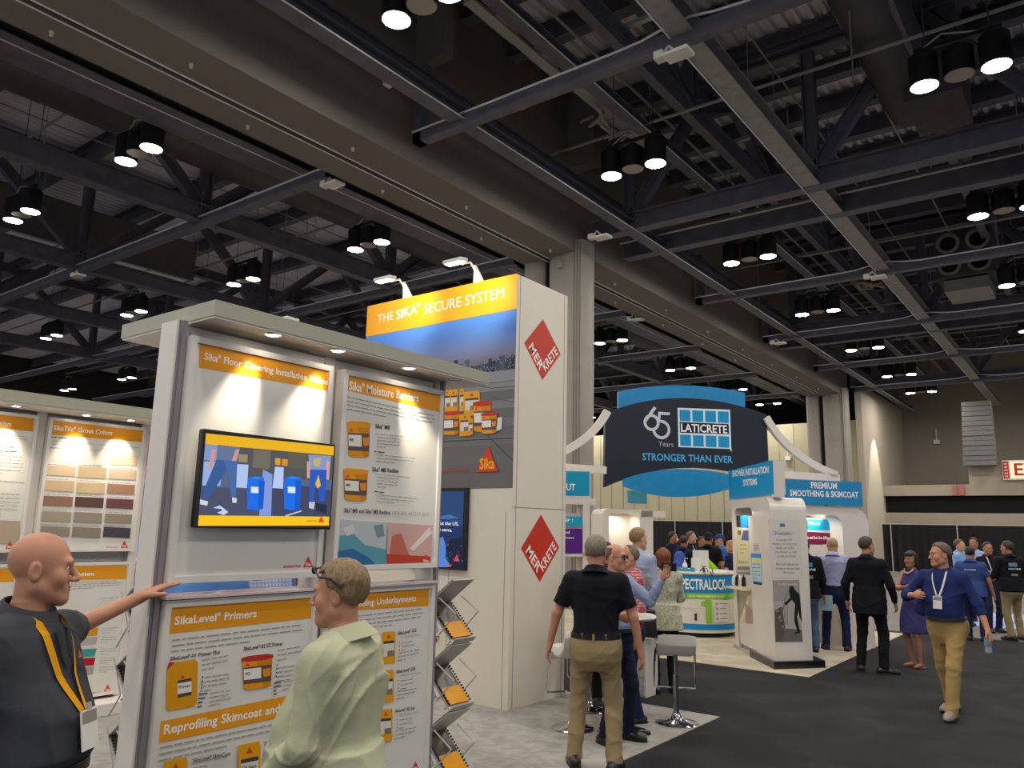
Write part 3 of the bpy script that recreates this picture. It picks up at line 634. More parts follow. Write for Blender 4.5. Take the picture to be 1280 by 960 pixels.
for px_ in ((20, 507), (105, 519), (164, 525)):
    a = PZ(2.81).px(px_); downlight(K2, max(a.x, -7.72), a.y, 2.808, -7.9, 2.35, 18)
pr = Print(pl_); ZL = zc(0, 500, 960/220); zl = lambda x, y: (x/4.3636, 500+y/4.3636)
pr.poly(ZL([(281, 103), (784, 156), (778, 230), (275, 188)]), OR); pr.text('SikaTile® Grout Colors', zl(290, 163), zl(612, 192), 6, WH); pr.build('header_band', L[0])
pr.lines(zl(278, 205), zl(388, 215), 1, 4, 2, DK); pr.lines(zl(285, 225), zl(530, 245), 2, 4, 1.3, GY); pr.lines(zl(555, 248), zl(760, 262), 2, 4, 1.3, GY); pr.lines(zl(275, 262), zl(370, 268), 1, 4, 1.5, GY)
grid = [((270, 430, 600), (282, 285, 295), None)]
sw = [['#d9d4c2', '#d4cfbf', '#c9b79c'], ['#c9b290', '#bba583', '#c4b598'], ['#c9b08c', '#c1ab86', '#a87f66'], ['#93705f', '#5b4140', '#71484a'], ['#a79c86', '#93897b', '#978b78'], ['#978c7d', '#8c8272', '#4d4550']]
rowsY = [(270, 335, 280, 352, 295, 355), (358, 412, 363, 425, 378, 432), (436, 495, 447, 508, 457, 510), (521, 577, 527, 584, 536, 590), (605, 662, 610, 668, 619, 670), (688, 740, 692, 748, 692, 748)]
cx0 = [(262, 422), (435, 590), (605, 752)]
for i in range(6):
    for j in range(3):
        sx = -i*8.2; a0, a1 = cx0[j]; y0, y1 = rowsY[i][2*j], rowsY[i][2*j+1]
        pr.build('colour_name', L[0]) if (i or j) else pr.build('chart_text', L[0]); pr.poly(ZL([(a0+sx, y0), (a1+sx, y0+7), (a1+sx-5, y1+5), (a0+sx-5, y1-2)]), sw[i][j]); pr.build('colour_swatch', L[0]); pr.lines(zl(a0+sx, y0-6), zl(a1+sx-10, y0+1), 1, 3, 1.3, GY, last=1)
tri(pr, *zl(676, 806), 9.5, 9); pr.text('BUILDING TRUST', zl(578, 806), zl(640, 808), 1.6, RD); pr.build('printed_graphics', L[0])
pr = Print(pl_); pr.poly(ZL([(-160, 53), (185, 93), (179, 172), (-168, 137)]), OR); pr.text('SikaTile® Mortars', zl(-150, 118), zl(60, 145), 6, WH); pr.build('header_band', L[1])
pr.lines(zl(-160, 175), zl(155, 205), 3, 3.5, 1.3, GY); pr.text('Sika Tile®-500', zl(-20, 258), zl(75, 262), 2.6, DK)
pr.lines(zl(-20, 282), zl(90, 285), 1, 4, 1.8, DK); pr.lines(zl(-60, 300), zl(135, 315), 6, 4.5, 1.4, GY); pr.lines(zl(-60, 440), zl(140, 455), 1, 4.5, 1.4, GY); pr.lines(zl(-60, 510), zl(120, 520), 6, 5, 1.4, GY)
pr.poly(ZL([(-170, 650), (110, 660), (104, 790), (-180, 780)]), '#b5a48c'); tri(pr, *zl(52, 812), 11, 10); pr.build('printed_graphics', L[1])
pr = Print(pl_); Z2 = zc(0, 700, 3.6923); z2 = lambda x, y: (x/3.6923, 700+y/3.6923)
pr.poly(Z2([(215, 32), (586, 24), (583, 88), (208, 95)]), OR); pr.text('Crack Isolation System', z2(150, 76), z2(432, 72), 5, WH); pr.build('header_band', L[2])
pr.lines(z2(300, 108), z2(565, 98), 4, 2.6, 1.2, GY); 
for i, c in enumerate(('#d99420', '#b4b1ab', '#3f9a98', '#b01e28', '#a3a29c')):
    y = 312+i*42+(12 if i > 1 else 0); pr.poly(Z2([(300, y+8), (455-i*5, y), (447-i*5, y+36), (290, y+48)]), c); pr.lines(z2(470-i*3, y+5), z2(545-i*3, y+2), 3, 3, 1, GY)
pr.poly(Z2([(290, 330), (340, 325), (322, 480), (285, 480)]), '#3a68b8'); pr.lines(z2(460, 180), z2(550, 175), 1, 3, 1.2, GY)
tri(pr, *z2(496, 608), 10, 9.5); pr.text('BUILDING TRUST', z2(412, 618), z2(465, 612), 1.6, RD); pr.build('printed_graphics', L[2])
pr = Print(pl_); pr.poly(Z2([(-200, 45), (72, 38), (66, 100), (-210, 110)]), OR); pr.lines(z2(-600, 150), z2(-80, 110), 5, 3, 1.2, GY); pr.build('printed_graphics', L[3])
# orange header seen at the far left above the shoulder
# ---- the tall tower
TXL, TXR, TY0, TY1, TZ = -7.47, -5.04, 6.65, 7.69, 4.635
TW = thing('tower', 'tall white square tower with the red diamond signs and skyline banner', 'exhibit tower', ((TXL+TXR)/2, 7.1, 0))
m_tower = M('white_tower_panel', '#ddd6c5', .55, var=.02, scale=1)
MB().box(TXL, TXR, TY0, TY1, .0, TZ).build('body', m_tower, TW, bevel=.004)
mb = MB()
for z in (2.05,): mb.box(TXR, TXR+.003, TY0, TY1, z, z+.006)
for y in (6.72, 7.62): mb.box(TXR, TXR+.003, y, y+.006, 0, TZ)
mb.box(-5.12, -5.115, TY0-.003, TY0, 0, 2.0); mb.box(-5.9, -5.895, TY0-.003, TY0, 0, 2.0); mb.build('panel_joint', m_groove, TW)
py = PY(TY0); pr = Print(py); zt = lambda x, y: (440+x/4, 310+y/4); ZT = zc(440, 310, 4)
Wt = lambda x0, x1, z0, z1, c: pr.wpoly([(x0, TY0, z0), (x1, TY0, z0), (x1, TY0, z1), (x0, TY0, z1)], c)
zb = py.px(zt(820, 305)).z; zg = py.px(zt(812, 605)).z; zbot = py.px((640, 610)).z; xr = py.px((644, 480)).x
# dusk sky of the printed photograph: the banner's own ink changes from blue to mauve
nb = 14; cs = [(0.32, .55, .9), (.36, .52, .80), (.50, .52, .66), (.48, .42, .45)]
for i in range(nb):
    t = i/(nb-1)*2.999; k = int(t); f = t-k; c = [cs[k][j]*(1-f)+cs[k+1][j]*f for j in range(3)]
    hx = '#%02x%02x%02x' % tuple(int(v*235) for v in c); Wt(TXL, xr, zg+(zb-zg)*(1-(i+1)/nb), zg+(zb-zg)*(1-i/nb), hx)
Wt(TXL, xr, zb, TZ, '#eaa30f')
Wt(TXL, xr, zbot, zg, '#6a6a69'); Wt(TXL, xr, zg-.12, zg, '#8d8f92')
for i in range(5): Wt(TXL, xr, zg-.22-.2*i, zg-.13-.2*i, ['#858788', '#7e7f80', '#777878', '#727272', '#6d6d6d'][i])
rr = random.Random(9); x = -6.6
kk = 0
while x < xr-.05:
    kk += 1; pr.l = .0042+.0004*(kk % 3)
    wd = rr.uniform(.03, .09); big = -6.2 < x < -5.75; h = rr.uniform(.12, .22) if big else rr.uniform(.04, .1) if x < -6.2 else rr.uniform(.09, .17)
    Wt(x, min(x+wd, xr), zg, zg+h, rr.choice(['#2c3a4e', '#3c4758', '#242b3a', '#465064']))
    pr.l = .0058
    for k in range(int(h*40)): 
        a = x+rr.random()*wd*.7; b = zg+rr.random()*h; pr.l = .0058; Wt(a, a+.008, b, b+.008, '#cdbf9a')
    x += wd*.9
pr.l = .0064; Wt(-6.05, -5.99, zg, zg+.13, '#d9b25a')
for p in ([(820, 690), (700, 700), (640, 690)], [(812, 770), (700, 745)], ):
    for i in range(len(p)-1): (x0, y0), (x1, y1) = p[i], p[i+1]; pr.poly(ZT([(x0, y0), (x1, y1), (x1, y1+3), (x0, y0+3)]), '#4c4c4b')
zz = lambda x, y: (530+x/3.5583, 460+y/3.5556); ZZ = zc(530, 460, 3.5556)
pr.poly(ZZ([(80, 325), (396, 310), (396, 314), (80, 329)]), '#454544'); pr.poly(ZZ([(285, 300), (396, 408), (396, 413), (280, 300)]), '#3c3c3b')
pr.text('THE ', zt(130, 376), zt(208, 358), 10, WH, 0); pr.text('SIKA®', zt(224, 358), zt(345, 320), 11, WH); pr.text('SECURE SYSTEM', zt(362, 332), zt(762, 248), 12, WH, 0)
pr.build('headline_band', TW)
for (x0, y0, x1, y1, k) in ((90, 95, 120, 200, 2), (118, 95, 152, 195, 2), (160, 90, 180, 195, 2), (178, 105, 252, 215, 2), (220, 150, 303, 285, 0), (85, 195, 162, 300, 0), (160, 205, 212, 305, 2), (200, 225, 222, 300, 2), (257, 200, 330, 294, 0)):
    if k: bucket(pr, *zz(x0, y0), *zz(x1, y1), -.05, '', kind=2)
    else: bucket(pr, *zz(x0, y0), *zz(x1, y1), -.05, '', '#c7331f')
pr.poly(ZZ([(332, 222), (352, 218), (350, 272), (326, 282)]), '#dedbd3')
pr.build('product_picture', TW)
x, y = zz(288, 463); pr.poly(ZZ([(236, 463), (333, 460), (289, 347)]), '#d8402a'); pr.text('Sika', zz(252, 450), zz(318, 446), 13, YL); pr.text('BUILDING TRUST', zz(78, 466), zz(206, 462), 4.5, '#c43d2b', 0)
pr.build('logo', TW)
pr.text('BUILDING TRUST', (455, 801), (551, 803), 7.5, '#a33c30'); pr.build('banner', TW)
px_ = PX(TXR); pr = Print(px_)
for top, rg, bt, lf in (((678.7, 399), (700.7, 442.5), (678, 475), (655, 428.7)), ((676, 643), (699, 684.4), (674.5, 727.5), (651, 685.5))):
    pr.poly([top, rg, bt, lf], '#c5341f'); L_ = lambda a, b, t: (a[0]+(b[0]-a[0])*t, a[1]+(b[1]-a[1])*t)
    A = px_.px(lf); B = px_.px(bt); Rr = px_.px(rg)
    for s, P0, P1, n in (('MER', A, B, 1), ('KRETE', B, Rr, 1)):
        e = (P1-P0).normalized(); up = px_.N.cross(e); ln = (P1-P0).length; V, F, wd = textmesh(s, 1, .03)
        st = .17 if s == 'MER' else .22; en = .80 if s == 'MER' else .93; pr.l += pr.step; k = ln*(en-st)/wd; hh = .105
        O = P0+e*(ln*st)+up*.035+px_.N*pr.l; pr.mb.add([O+e*(q*k)+up*(r_*hh/CAP) for q, r_ in V], F, pr.mi(WH))
    pr.build('diamond_sign', TW)
def arm_light(base, head, label):
    b = py.px(base); b.z = TZ; h = Plane((0, 5.95, 0), (0, -1, 0)).px(head); t = thing('arm_light', label, 'lamp', (b.x, TY0+.05, TZ), group='arm lamps on top of the tower')
    MB().prism([(b.x-.07, TY0+.02, TZ), (b.x+.07, TY0+.02, TZ), (b.x+.0, TY0-.06, TZ+.2)], (0, 1, 0), .05).build('clamp', m_white, t)
    MB().tube([(b.x, TY0, TZ+.1), (b.x-.02, TY0-.1, TZ+.22), h+Vector((.05, .06, 0))], .012, 6).build('arm', m_white, t)
    MB().prism([h+Vector(v) for v in ((-.14, -.05, .0), (.12, -.05, .0), (.12, .07, .015), (-.14, .07, .015))], (0, 0, 1), .04).build('head', m_white, t, bevel=.008)
    e = MB(); e.keepn = 1; e.add([h+Vector(v) for v in ((-.12, -.04, -.004), (-.12, .05, -.002), (.1, .05, -.002), (.1, -.04, -.004))], [(0, 1, 2, 3)]); e.build('led_face', M('cool_led', (.85, .93, 1), emit=8), t)
    spot('lamp_beam', h+Vector((0, .0, -.03)), (b.x+.05, TY0, TZ-.15), 26, 105, .8, (1, .93, .8), .06, t)
arm_light((507, 371), (481, 351), 'white arm lamp on the tower, nearer its left end'); arm_light((596, 349), (569, 329), 'white arm lamp on the tower, nearer its right end')
T2 = thing('television', 'dark portrait screen with a blue map on the foot of the tall tower', 'television', (-6.1, 6.6, 2))
s0, s1 = py.px((518, 613)), py.px((585, 712)); MB().box(s0.x, s1.x, TY0-.06, TY0-.01, s1.z-.01, s0.z+.02).build('casing', m_house, T2, bevel=.005)
pr = Print(PY(TY0-.061), emit=.38); Wq = lambda x0, x1, z0, z1, c: pr.wpoly([(x0, TY0-.061, z0), (x1, TY0-.061, z0), (x1, TY0-.061, z1), (x0, TY0-.061, z1)], c)
Wq(s0.x+.03, s1.x-.04, s1.z+.04, s0.z-.02, '#1c3768'); Wq(s0.x+.03, s1.x-.04, s0.z-.4, s0.z-.02, '#27497e')
pr.poly(ZZ([(60, 760), (85, 750), (100, 800), (95, 840), (120, 885), (60, 885)]), '#5d8fe0'); pr.poly(ZZ([(60, 665), (110, 650), (158, 668), (60, 672)]), '#4a78c0'); pr.poly(ZZ([(95, 800), (120, 760), (175, 750), (178, 880), (120, 880)]), '#14233f')
for i in range(12): u, v = 100+rr.random()*70, 770+rr.random()*90; pr.poly(ZZ([(u, v), (u+3, v), (u+3, v+4), (u, v+4)]), '#7da7ea' if i % 2 else '#e04a58')
pr.poly(ZZ([(58, 755), (70, 752), (74, 775), (58, 790)]), '#e0485c'); pr.poly(ZZ([(133, 858), (160, 860), (147, 828)]), '#e0505e'); pr.poly(ZZ([(98, 885), (125, 870), (120, 885)]), '#e0505e')
pr.text('throughout the US,', (530, 655), zz(155, 700), 4, '#eef3ff'); pr.text('ready to serve.', (534, 662.5), zz(126, 728), 4, '#eef3ff'); pr.build('screen', T2)
# ---- zig-zag brochure racks
m_mag = M('magazine_grey', '#6f685e', .35, var=.5, scale=14); m_cov = M('brochure_cover_photo', '#4a4238', .35, var=.7, scale=10); m_yel = P('#e59c10')
def rack(x, y, label, n=3, z1=1.45, amp=.26, wdt=.24):
    t = thing('brochure_rack', label, 'brochure rack', (x, y, 0.012)); zp = z1; pit = .46
    MB().box(x-.02, x+amp, y, y+wdt, .012, .03).build('foot', m_galv, t)
    for i in range(n):
        A0 = Vector((x+amp, y, zp)); A1 = Vector((x, y, zp-.2)); B1 = Vector((x+amp, y, zp-pit+.02)); wv = Vector((0, wdt, 0))
        for a_, b_, nm in ((A0, A1, 'back_tray'), (A1+Vector((0, 0, .02)), B1, 'front_tray')):
            d = (b_-a_); nrm = d.cross(wv).normalized()
            if nrm.z < 0: nrm = -nrm
            o = MB().prism([a_, b_, b_+wv, a_+wv], nrm, .008).build(nm, m_galv, t)
            MB().prism([a_+d*.04+wv*.06+nrm*.009, a_+d*.92+wv*.06+nrm*.009, a_+d*.92+wv*.94+nrm*.009, a_+d*.04+wv*.94+nrm*.009], nrm, .012).build('brochure', m_mag if nm == 'back_tray' else m_cov, o)
            if nm == 'front_tray':
                MB().prism([a_+d*.55+wv*.06+nrm*.022, a_+d*.92+wv*.06+nrm*.022, a_+d*.92+wv*.94+nrm*.022, a_+d*.55+wv*.94+nrm*.022], nrm, .001).build('cover_band', m_yel, o)
                MB().prism([b_, b_+wv, b_+wv+nrm*.05, b_+nrm*.05], d.normalized(), .006).build('lip', m_galv, o)
                mb = MB()
                for k in range(14):
                    for s in (.01, .95): q = a_+d*(.05+k*.066)+wv*s+nrm*.03; mb.box(q.x-.004, q.x+.004, q.y-.004, q.y+.008, q.z-.006, q.z+.006)
                mb.build('spiral_binding', m_house, o, kind='stuff')
        for s in (0, 1):
            off = wv*s+Vector((0, -.006 if s == 0 else .006, 0)); zb_ = zp-.03
            MB().tube([Vector((x+amp*.5, y, zb_-.1))+off, Vector((x+amp*1.15, y, zb_-.2))+off, Vector((x+amp*.55, y, zb_-.36))+off], .006, 5).build('scissor_strut', m_galv, t)
            MB().tube([Vector((x-.01, y, zb_-.1))+off, Vector((x+amp*.5, y, zb_-.33))+off, Vector((x+.0, y, zb_-.48))+off], .006, 5).build('scissor_strut', m_galv, t)
        zp -= pit
    return t
rack(-4.13, 4.42, 'chrome zigzag rack of yellow-edged brochures beside the front kiosk')
a = PZ(1.45).px((165, 718)); rack(a.x-.1, a.y, 'chrome zigzag rack half hidden between the two kiosks')
# ---- neighbouring stand seen in the slot between the kiosks
nb_ = thing('far_booth', 'crimson and black exhibit wall with screens seen between the two kiosks', 'exhibit wall', (-14, 7, 0))
MB().box(-14.3, -14.1, 4.5, 12, 0, 3.4).build('wall_panel', M('crimson_panel', '#8f1b2c', .5), nb_); MB().box(-14.1, -14.0, 4.5, 9, 0, .95).build('counter', m_house, nb_)
pq = PX(-14.1); pr = Print(pq, emit=.33); pr.rect(160, 585, 215, 603, '#b23a52'); pr.rect(160, 598, 215, 604, '#dd6a80'); pr.rect(170, 605, 215, 622, '#5fa7d8'); pr.poly([(172, 620), (180, 606), (188, 612), (200, 622)], '#1f5a94')
pr.rect(168, 640, 215, 650, '#57303a'); pr.text('STEP UP', (182, 648), (204, 648), 5, '#d8644a'); pr.rect(160, 652, 215, 660, '#24588a'); pr.rect(158, 664, 215, 760, '#101018'); pr.rect(166, 670, 215, 690, '#58a9c8'); pr.rect(163, 691, 215, 704, '#66c0de')
for i in range(3): pr.rect(166+i*9, 697, 173+i*9, 701, '#e7f4fa')
pr.rect(160, 705, 215, 719, '#d83a9a'); pr.rect(164, 709, 178, 712, '#f6b8dc'); pr.text('ONLINE', (171, 668.5), (186, 668.5), 2.5, '#ffffff'); pr.build('lit_graphics', nb_)
for i, (x, y0, y1, c) in enumerate(((-16.5, -3, 2.6, '#303642'), (-17, 13, 18, '#4a3a30'), (-18, 19, 26, '#2c3a4a'))):
    o = thing('far_booth', ['low dark grey exhibit wall far left behind the kiosks', 'low brown exhibit wall behind the tall tower', 'low blue-grey exhibit wall far behind the tall tower'][i], 'exhibit wall', (x, y0, 0))
    MB().box(x-.2, x, y0, y1, 0, 2.5).build('wall_panel', M('far_panel'+str(i), c, .6), o); MB().box(x, x+.05, y0+.5, y1-.5, 1.5, 2.2).build('header', m_poster, o)
# ================================================================ THE BLUE-AND-WHITE BOOTH
def az(d): return Vector((math.sin(math.radians(d)), math.cos(math.radians(d)), 0))
BL, BLD, NV = '#1592c9', '#0b77b8', '#141a28'
m_lw = M('gloss_white_laminate', '#ddd6cc', .3, var=.02); m_lb = M('bright_blue_panel', '#1285bd', .4); m_navy = M('navy_panel', '#141a28', .35)
m_gb = M('black_gloss_plinth', '#1a191a', .2)
def Zup(p, z): p = Vector(p); return Vector((p.x, p.y, z))
def at(px, py, dist):   # point on the pixel's ray at a horizontal distance
    d = ray(px, py); t = dist/math.hypot(d.x, d.y); return EYE+d*t
# hanging arch sign
U = az(40); O = at(860, 545, 14.2); N = U.cross(Vector((0, 0, 1))).normalized()
if N.dot(EYE-O) < 0: N = -N
pa = Plane(O, N, U)
G = thing('arch_sign', 'big navy arched sign with the 65 years emblem and white tile logo', 'sign', (O.x, O.y, 3.4))
def arc(a, m, b, n=14):
    o = []
    for i in range(n+1):
        t = i/n; o.append(((1-t)**2*a[0]+2*t*(1-t)*m[0]+t*t*b[0], (1-t)**2*a[1]+2*t*(1-t)*m[1]+t*t*b[1]))
    return o
navy = arc((757, 516), (852, 478), (958, 518))+[(962, 602)]+arc((962, 602), (853, 564), (756, 609))
MB().prism([pa.px(p) for p in navy], N, -.1).build('navy_board', m_navy, G)
up_b = [(776, 520), (776, 488)]+arc((776, 488), (855, 472), (935, 490))+[(935, 520)]
MB().prism([pa.px(p, -.105) for p in up_b], N, -.08).build('upper_blue_board', m_lb, G)
lo = arc((778, 599), (845, 575), (925, 597), 16)+arc((925, 606), (850, 636), (778, 608), 16)
MB().prism([pa.px(p, .06) for p in lo], N, -.05).build('lower_blue_board', m_lb, G)
pr = Print(pa); r0 = lambda x, y: (700+x/3.2, 470+y/3.2); R3 = zc(700, 470, 3.2)
pr.poly(R3([(470, 127), (680, 135), (685, 292), (474, 284)]), '#d7e6ee')
for i in range(4):
    x0 = 478+i*51; pr.poly(R3([(x0, 135+i*2), (x0+43, 137+i*2), (x0+44, 182+i*2), (x0+1, 180+i*2)]), BL); pr.poly(R3([(x0+2, 234+i*2), (x0+45, 236+i*2), (x0+46, 281+i*2), (x0+3, 279+i*2)]), BL)
pr.poly(R3([(478, 184), (674, 192), (676, 233), (480, 227)]), NV); pr.text('LATICRETE', r0(484, 222), r0(669, 229), 9.6, '#f2f4f6'); pr.text('®', r0(680, 310), r0(690, 310), 5, '#cfd8df')
pr.text('STRONGER THAN EVER', r0(329, 336), r0(691, 348), 8.6, '#4fa9d6'); pr.text('Years', r0(393, 280), r0(453, 284), 6.2, '#b8b3ac', 0)
def ring(cx, cy, r, wd, c, a0=0, a1=360):
    n = 28; s0 = pa.px(r0(cx, cy)); rr_ = (pa.px(r0(cx+r, cy))-s0).length; w_ = (pa.px(r0(cx+wd, cy))-s0).length; pr.l += pr.step; V = []
    for i in range(n+1):
        t = math.radians(a0+(a1-a0)*i/n)
        for q in (rr_, rr_-w_): V.append(s0+pa.U*(q*math.cos(t))+pa.V*(q*math.sin(t))+pa.N*pr.l)
    pr.mb.add(V, [(2*i, 2*i+2, 2*i+3, 2*i+1) for i in range(n)], pr.mi(c))
LG = '#c9ced1'
ring(366, 186, 32, 11, LG); pr.poly(R3([(335, 180), (345, 184), (386, 128), (374, 122)]), LG); ring(405, 214, 36, 11, LG, -170, 100); pr.poly(R3([(393, 143), (439, 146), (438, 157), (402, 155), (400, 184), (389, 180)]), LG)
pr.build('emblem_and_lettering', G)
# arms of the arch
def arm(pts, name='curved_arm', wd=.1, ht=.13, par=G, m=m_lw):
    for a_, b_ in zip(pts[:-1], pts[1:]): pass
    mb = MB(); k = len(pts); vs = []
    for i, p in enumerate(pts):
        d = (pts[min(i+1, k-1)]-pts[max(i-1, 0)]).normalized(); sd = N; u = sd.cross(d).normalized()
        vs += [p+sd*wd/2+u*ht/2, p-sd*wd/2+u*ht/2, p-sd*wd/2-u*ht/2, p+sd*wd/2-u*ht/2]
    fs = [(4*i+j, 4*i+(j+1) % 4, 4*i+4+(j+1) % 4, 4*i+4+j) for i in range(k-1) for j in range(4)]+[(0, 1, 2, 3), (4*k-1, 4*k-2, 4*k-3, 4*k-4)]
    mb.add(vs, fs).build(name, m, par)
arm([pa.px(p) for p in arc((759, 514), (742, 548), (700, 566))]); arm([pa.px(p) for p in arc((957, 522), (985, 572), (1045, 594))])
arm([pa.px((697, 584)), pa.px((757, 588))], 'tie_bar'); arm([pa.px((975, 593)), pa.px((1048, 598))], 'tie_bar')
MB().tube([pa.px((1046, 594)), Zup(pa.px((1046, 594)), 0)], .03, 8).build('post', m_lw, G); MB().tube([pa.px((698, 575)), Zup(pa.px((698, 575)), 0)], .03, 8).build('post', m_lw, G)
# ---- arch units: a band following an inverted U, extruded sideways
def band(O_, e, ext, L_, Hh, leg0, leg1, top, rad, name, par, m=m_lw, over=0, inner=.12):
    """outer outline minus opening, in plane (e,z); leg0/leg1 leg widths; extruded by vector ext"""
    def rc(x0, x1, z1, r, n=6):
        o = [(x0, 0)]
        for k in range(n+1): t = math.pi-k*math.pi/2/n; o.append((x0+r+r*math.cos(t), z1-r+r*math.sin(t)))
        if over:
            o += [(x1+over, z1), (x1+over, z1-top*.8), (x1, z1-top)]
        else:
            for k in range(n+1): t = math.pi/2-k*math.pi/2/n; o.append((x1-r+r*math.cos(t), z1-r+r*math.sin(t)))
        o.append((x1, 0)); return o
    outer = rc(0, L_, Hh, rad)
    i0, i1, iz = leg0, L_-leg1, Hh-top; ri = min(inner, (i1-i0)/2.1)
    innr = [(i1, 0)]
    for k in range(7): t = k*math.pi/2/6; innr.append((i1-ri+ri*math.cos(t), iz-ri+ri*math.sin(t)))
    for k in range(7): t = math.pi/2+k*math.pi/2/6; innr.append((i0+ri+ri*math.cos(t), iz-ri+ri*math.sin(t)))
    innr.append((i0, 0))
    pts = [O_+e*u+Vector((0, 0, v)) for u, v in outer+innr]
    bm = bmesh.new(); vs = [bm.verts.new(p) for p in pts]; f = bm.faces.new(vs); r_ = bmesh.ops.extrude_face_region(bm, geom=[f])
    bmesh.ops.translate(bm, verts=[v for v in r_['geom'] if isinstance(v, bmesh.types.BMVert)], vec=ext)
    bmesh.ops.triangulate(bm, faces=[f for f in bm.faces if len(f.verts) > 4])
    mb = MB(); bm.verts.index_update(); mb.add([v.co.copy() for v in bm.verts], [tuple(v.index for v in f.verts) for f in bm.faces]); bm.free()
    return mb.build(name, m, par, smooth=True)
# near unit: shower installation systems
C0 = Vector((-3.83, 11.05, 0)); e1 = az(37); e2 = az(-38)
SU = thing('arch_kiosk', 'white rounded arch kiosk on a black plinth under the SHOWER INSTALLATION SYSTEMS sign', 'exhibit stand', C0)
MB().prism([C0, C0+e1*.82, C0+e1*.82+e2*1.05, C0+e2*1.05], (0, 0, 1), .11).build('plinth', m_gb, SU)
B0 = C0+e1*.05+e2*.06+Vector((0, 0, .11))
band(B0, e2, e1*.60, 1.85, 2.24, .80, .16, .13, .2, 'arch_frame', SU, over=.40)
MB().prism([B0+e2*1.65, B0+e2*1.9, B0+e2*1.9+e1*.6, B0+e2*1.65+e1*.6], (0, 0, -1), .10).build('foot', m_lw, SU)
MB().prism([C0+e2*1.3+e1*.1, C0+e2*1.7+e1*.1, C0+e2*1.7+e1*.15, C0+e2*1.3+e1*.15], (0, 0, 1), .45).build('grey_side_panel', M('mid_grey_panel', '#8b8c8c', .4), SU)
MB().prism([C0+e2*1.0+e1*.05, C0+e2*2.0+e1*.05, C0+e2*2.0+e1*.6, C0+e2*1.0+e1*.6], (0, 0, 1), .05).build('display_base', M('pale_grey_panel', '#b7b5ae', .5), SU)
# display wall with posters and shelf inside the opening
Nd = e2.cross(Vector((0, 0, 1))).normalized(); Nd = Nd if Nd.dot(EYE-C0) > 0 else -Nd
MB().prism([B0+e2*.80+e1*.03, B0+e2*1.69+e1*.03, B0+e2*1.69+e1*.07, B0+e2*.80+e1*.07], (0, 0, 1), 1.98).build('display_wall', m_lw, SU)
pd = Plane(B0+e1*.03, Nd, -e2 if (-e2).dot(rgt) > 0 else e2); pr = Print(pd); S8 = zc(890, 640, 4.5714)
pr.poly(S8([(128, 22), (206, 18), (210, 92), (134, 86)]), BL); pr.poly(S8([(128, 22), (160, 20), (165, 88), (134, 86)]), NV); pr.poly(S8([(133, 95), (212, 97), (216, 308), (146, 305)]), '#d8d09c')
pr.poly(S8([(166, 160), (180, 105), (208, 105), (210, 165)]), '#4a539c'); pr.poly(S8([(150, 105), (168, 108), (165, 132), (150, 128)]), '#57524a'); pr.lines((925, 682), (935, 682), 3, 5, 2, '#8f8a66'); pr.text('RENOV', (924, 704), (936, 705), 3, '#6c8a4a')
pr.poly(S8([(140, 312), (216, 312), (220, 360), (144, 355)]), '#77746c'); pr.poly(S8([(140, 330), (216, 332), (217, 345), (142, 343)]), '#b9b4a8'); pr.poly(S8([(132, 430), (222, 440), (235, 640), (145, 630)]), '#c3bd9c')
pr.poly(S8([(150, 470), (215, 480), (160, 610), (150, 600)]), '#a79f86'); pr.poly(S8([(205, 480), (222, 480), (175, 630), (160, 628)]), '#e2d8ba'); pr.poly(S8([(190, 520), (232, 560), (235, 640), (195, 636)]), '#a88f78'); pr.build('posters', SU)
sh = MB().prism([pd.px((918, 735), .01), pd.px((940, 739), .01), pd.px((940, 739), .14), pd.px((918, 735), .14)], (0, 0, 1), .03).build('shelf', M('cream_shelf', '#d3ca9f', .5), SU)
for i in range(4):
    q = pd.px((923+i*4.2, 734+i*.6), .07); tag(MB().lathe([(.03, 0), (.035, .02), (.03, .12+.02*(i % 2)), (.012, .15), (.012, .17)], (q.x, q.y, q.z+.03), 10).build('sample_bottle', m_house if i % 2 else m_lw), ['dark sample bottle','pale sample bottle'][(i+1) % 2]+' on the kiosk display shelf, %s from the left' % ordn[i], 'bottle', 'sample bottles on the display shelf')
# print on the front face and the small sheets on the left face
Nf = e1.cross(Vector((0, 0, 1))).normalized(); Nf = Nf if Nf.dot(EYE-C0) > 0 else -Nf
pf1 = Plane(B0, Nf, e1); pr = Print(pf1, base=.002)
pr.poly(S8([(320, 42), (500, 48), (515, 382), (340, 384)]), '#d6d0c6'); pr.poly(S8([(324, 47), (497, 52), (511, 378), (343, 380)]), '#dcd6cc')
pr.poly(S8([(386, 66), (415, 66), (416, 86), (388, 86)]), '#4a83ad'); pr.poly(S8([(345, 110), (463, 112), (464, 133), (347, 132)]), '#b9b3c0'); pr.poly(S8([(349, 114), (459, 116), (460, 129), (351, 128)]), '#dcd6cc'); pr.text('ProjectSafety', (969, 668), (989, 668), 2.6, '#5b5a8c')
t = ['A campaign-wide', 'initiative to bring you', 'health and safety', 'information, as well', 'as safer products.', '', 'This stuff affects our', 'industry, and you care', 'about you.']
for i, s_ in enumerate(t):
    w_ = len(s_)*1.33; cx_ = 980+i*.7; y_ = 676+i*5.1; pr.text(s_, (cx_-w_/2, y_), (cx_+w_/2, y_+.1), 3, '#77716a', 0)
pr.poly(S8([(344, 390), (498, 388), (518, 742), (362, 742)]), '#a39d97'); pr.poly(S8([(352, 510), (505, 505), (518, 742), (362, 742)]), '#b3adA7'.lower()); pr.poly(S8([(357, 560), (400, 540), (420, 690), (410, 742), (362, 742)]), '#5f5753')
